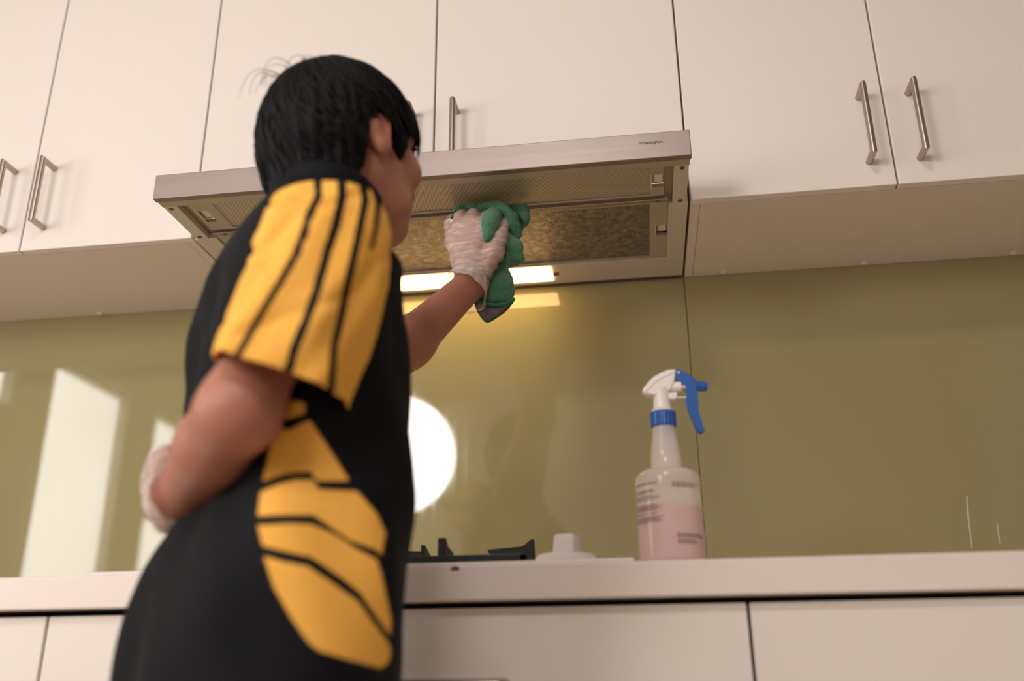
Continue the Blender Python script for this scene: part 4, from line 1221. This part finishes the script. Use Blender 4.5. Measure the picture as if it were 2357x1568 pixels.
# ------------------------------------------------------------------ green microfibre cloth
cloth = empty('cleaning_cloth', atY(1150, 600, -0.39), 'green microfibre cloth with grey scrubbing corner bunched in the gloved hand', 'cloth')
cf_ = Field(atY(1035, 760, -0.43)-np.array([0.02, 0.03, 0.02]), atY(1235, 440, -0.30)+np.array([0.03, 0.03, 0.02]), 0.0020)
def C_(px, py, Y): return atY(px, py, Y-0.022*min(1.0, max(0.0, (530-py)/20.0)))   # the top of the bundle lies flat under the filter
# pad between the fingers and the filter, flap to the right, rolled folds, hanging tail
cf_.chain([C_(1052, 486, -0.350), C_(1066, 471, -0.346), C_(1090, 473, -0.348), C_(1112, 474, -0.346)], [0.0070, 0.0090, 0.0095, 0.0095], 0.004)
cf_.chain([C_(1062, 505, -0.335), C_(1110, 500, -0.325), C_(1160, 500, -0.325)], [0.012, 0.016, 0.018], 0.006)
cf_.chain([C_(1128, 470, -0.350), C_(1158, 480, -0.352), C_(1180, 505, -0.356), C_(1192, 540, -0.362)], [0.0105, 0.0115, 0.011, 0.0085], 0.003)
cf_.chain([C_(1110, 482, -0.345), C_(1130, 468, -0.348)], [0.009, 0.0105], 0.004)
cf_.chain([C_(1134, 496, -0.366), C_(1126, 520, -0.392), C_(1121, 544, -0.410)], [0.0150, 0.0155, 0.0100], 0.004)      # fold over the index finger
cf_.chain([C_(1158, 496, -0.350), C_(1152, 515, -0.352)], [0.011, 0.009], 0.004)
cf_.chain([C_(1178, 478, -0.335), C_(1205, 482, -0.336), C_(1208, 505, -0.338), C_(1190, 530, -0.345)], [0.0085, 0.0085, 0.0085, 0.007], 0.005)
cf_.chain([C_(1172, 500, -0.330), C_(1196, 495, -0.328)], [0.015, 0.012], 0.006)
cf_.chain([C_(1212, 478, -0.333), C_(1213, 505, -0.336)], [0.0055, 0.0055], 0.002)
cf_.chain([C_(1158, 556, -0.374), C_(1180, 570, -0.370), C_(1188, 592, -0.366), C_(1160, 606, -0.370)], [0.016, 0.0170, 0.0125, 0.012], 0.006)
cf_.chain([C_(1165, 535, -0.350), C_(1178, 560, -0.355)], [0.014, 0.014], 0.006)
cf_.chain([C_(1150, 540, -0.365), C_(1165, 560, -0.362)], [0.012, 0.016], 0.006)
cf_.chain([C_(1145, 600, -0.372), C_(1146, 640, -0.378), C_(1144, 668, -0.380), C_(1139, 690, -0.381)], [0.014, 0.0205, 0.0255, 0.0275], 0.008, squash=(FV, 2.6))
cf_.chain([C_(1130, 610, -0.380), C_(1128, 660, -0.386)], [0.005, 0.006], 0.004)
cf_.chain([C_(1160, 625, -0.376), C_(1168, 680, -0.376)], [0.006, 0.007], 0.004)
X = cf_.region(cf_.lo, cf_.lo+cf_.h*(cf_.n-1))[1]
cf_.a = cf_.a+(0.0016*wob(X, 110, 21)+0.0012*wob(X, 300, 22)+0.0006*wob(X, 800, 23)).astype(np.float32)
q = to_px(X.reshape(-1, 3))
cf_.a = np.maximum(cf_.a, (((q[:, 1]-(692+6*np.sin((q[:, 0]-1095)/88*3.14)))*q[:, 2]/FPX).reshape(cf_.a.shape)).astype(np.float32))   # ends at the sewn hem
clipz(cf_, 1.5275)
V, Q = cf_.mesh(1)
fab = fast_mesh('fabric', V, Q, 'cloth_green', cloth)
# sewn edges
def edge(pts, r, m='cloth_edge'):
    P = crom([C_(*p) for p in pts], 40); P[:, 2] = np.minimum(P[:, 2], 1.5262)
    return tube('sewn_edge', list(P), r, m, cloth, n=8)
edge([(1093, 684, -0.390), (1110, 696, -0.394), (1136, 702, -0.396), (1162, 699, -0.393), (1184, 688, -0.386)], 0.0030)
edge([(1092, 684, -0.388), (1096, 706, -0.388), (1106, 726, -0.388), (1121, 741, -0.388), (1142, 731, -0.387), (1165, 714, -0.386), (1184, 690, -0.384)], 0.0016)
edge([(1112, 466, -0.356), (1135, 462, -0.358), (1162, 472, -0.362), (1183, 500, -0.366), (1196, 545, -0.370)], 0.0014)
edge([(1216, 474, -0.338), (1219, 490, -0.340), (1218, 506, -0.342)], 0.0013)
edge([(1046, 490, -0.352), (1060, 468, -0.345), (1085, 472, -0.348), (1112, 480, -0.352)], 0.0016, 'cloth_edge')
# grey scrubbing corner (thick pad)
out = crom([(1095, 684, 0), (1098, 706, 0), (1107, 725, 0), (1121, 740, 0), (1142, 730, 0), (1163, 713, 0), (1182, 690, 0), (1160, 699, 0), (1136, 702, 0), (1110, 695, 0), (1095, 684, 0)], 50)[:-1]
bm = bmesh.new()
A = [bm.verts.new(C_(a, b, -0.3905)) for a, b, _ in out]; B = [bm.verts.new(C_(a, b, -0.3845)) for a, b, _ in out]
cA = bm.verts.new(C_(1133, 712, -0.3935)); cB = bm.verts.new(C_(1133, 712, -0.3825))
for i in range(len(out)):
    j = (i+1) % len(out)
    bm.faces.new((A[i], A[j], cA)); bm.faces.new((B[j], B[i], cB)); bm.faces.new((A[i], B[i], B[j], A[j]))
bm_obj('scrub_corner', bm, 'scrub_grey', cloth, True)
# care tag
bm = bmesh.new()
tg = [(1018, 510), (1033, 503), (1044, 505), (1041, 512), (1030, 517), (1022, 515)]
A = [bm.verts.new(C_(a, b, -0.372)) for a, b in tg]; B = [bm.verts.new(C_(a, b, -0.3712)) for a, b in tg]
bm.faces.new(A); bm.faces.new(B[::-1])
for i in range(len(tg)): bm.faces.new((A[i], B[i], B[(i+1) % len(tg)], A[(i+1) % len(tg)]))
bm_obj('care_tag', bm, 'tag_white', cloth)
edge([(1040, 506, -0.366), (1046, 492, -0.358), (1056, 480, -0.352)], 0.0022, 'cloth_dark_edge')
under(cloth)
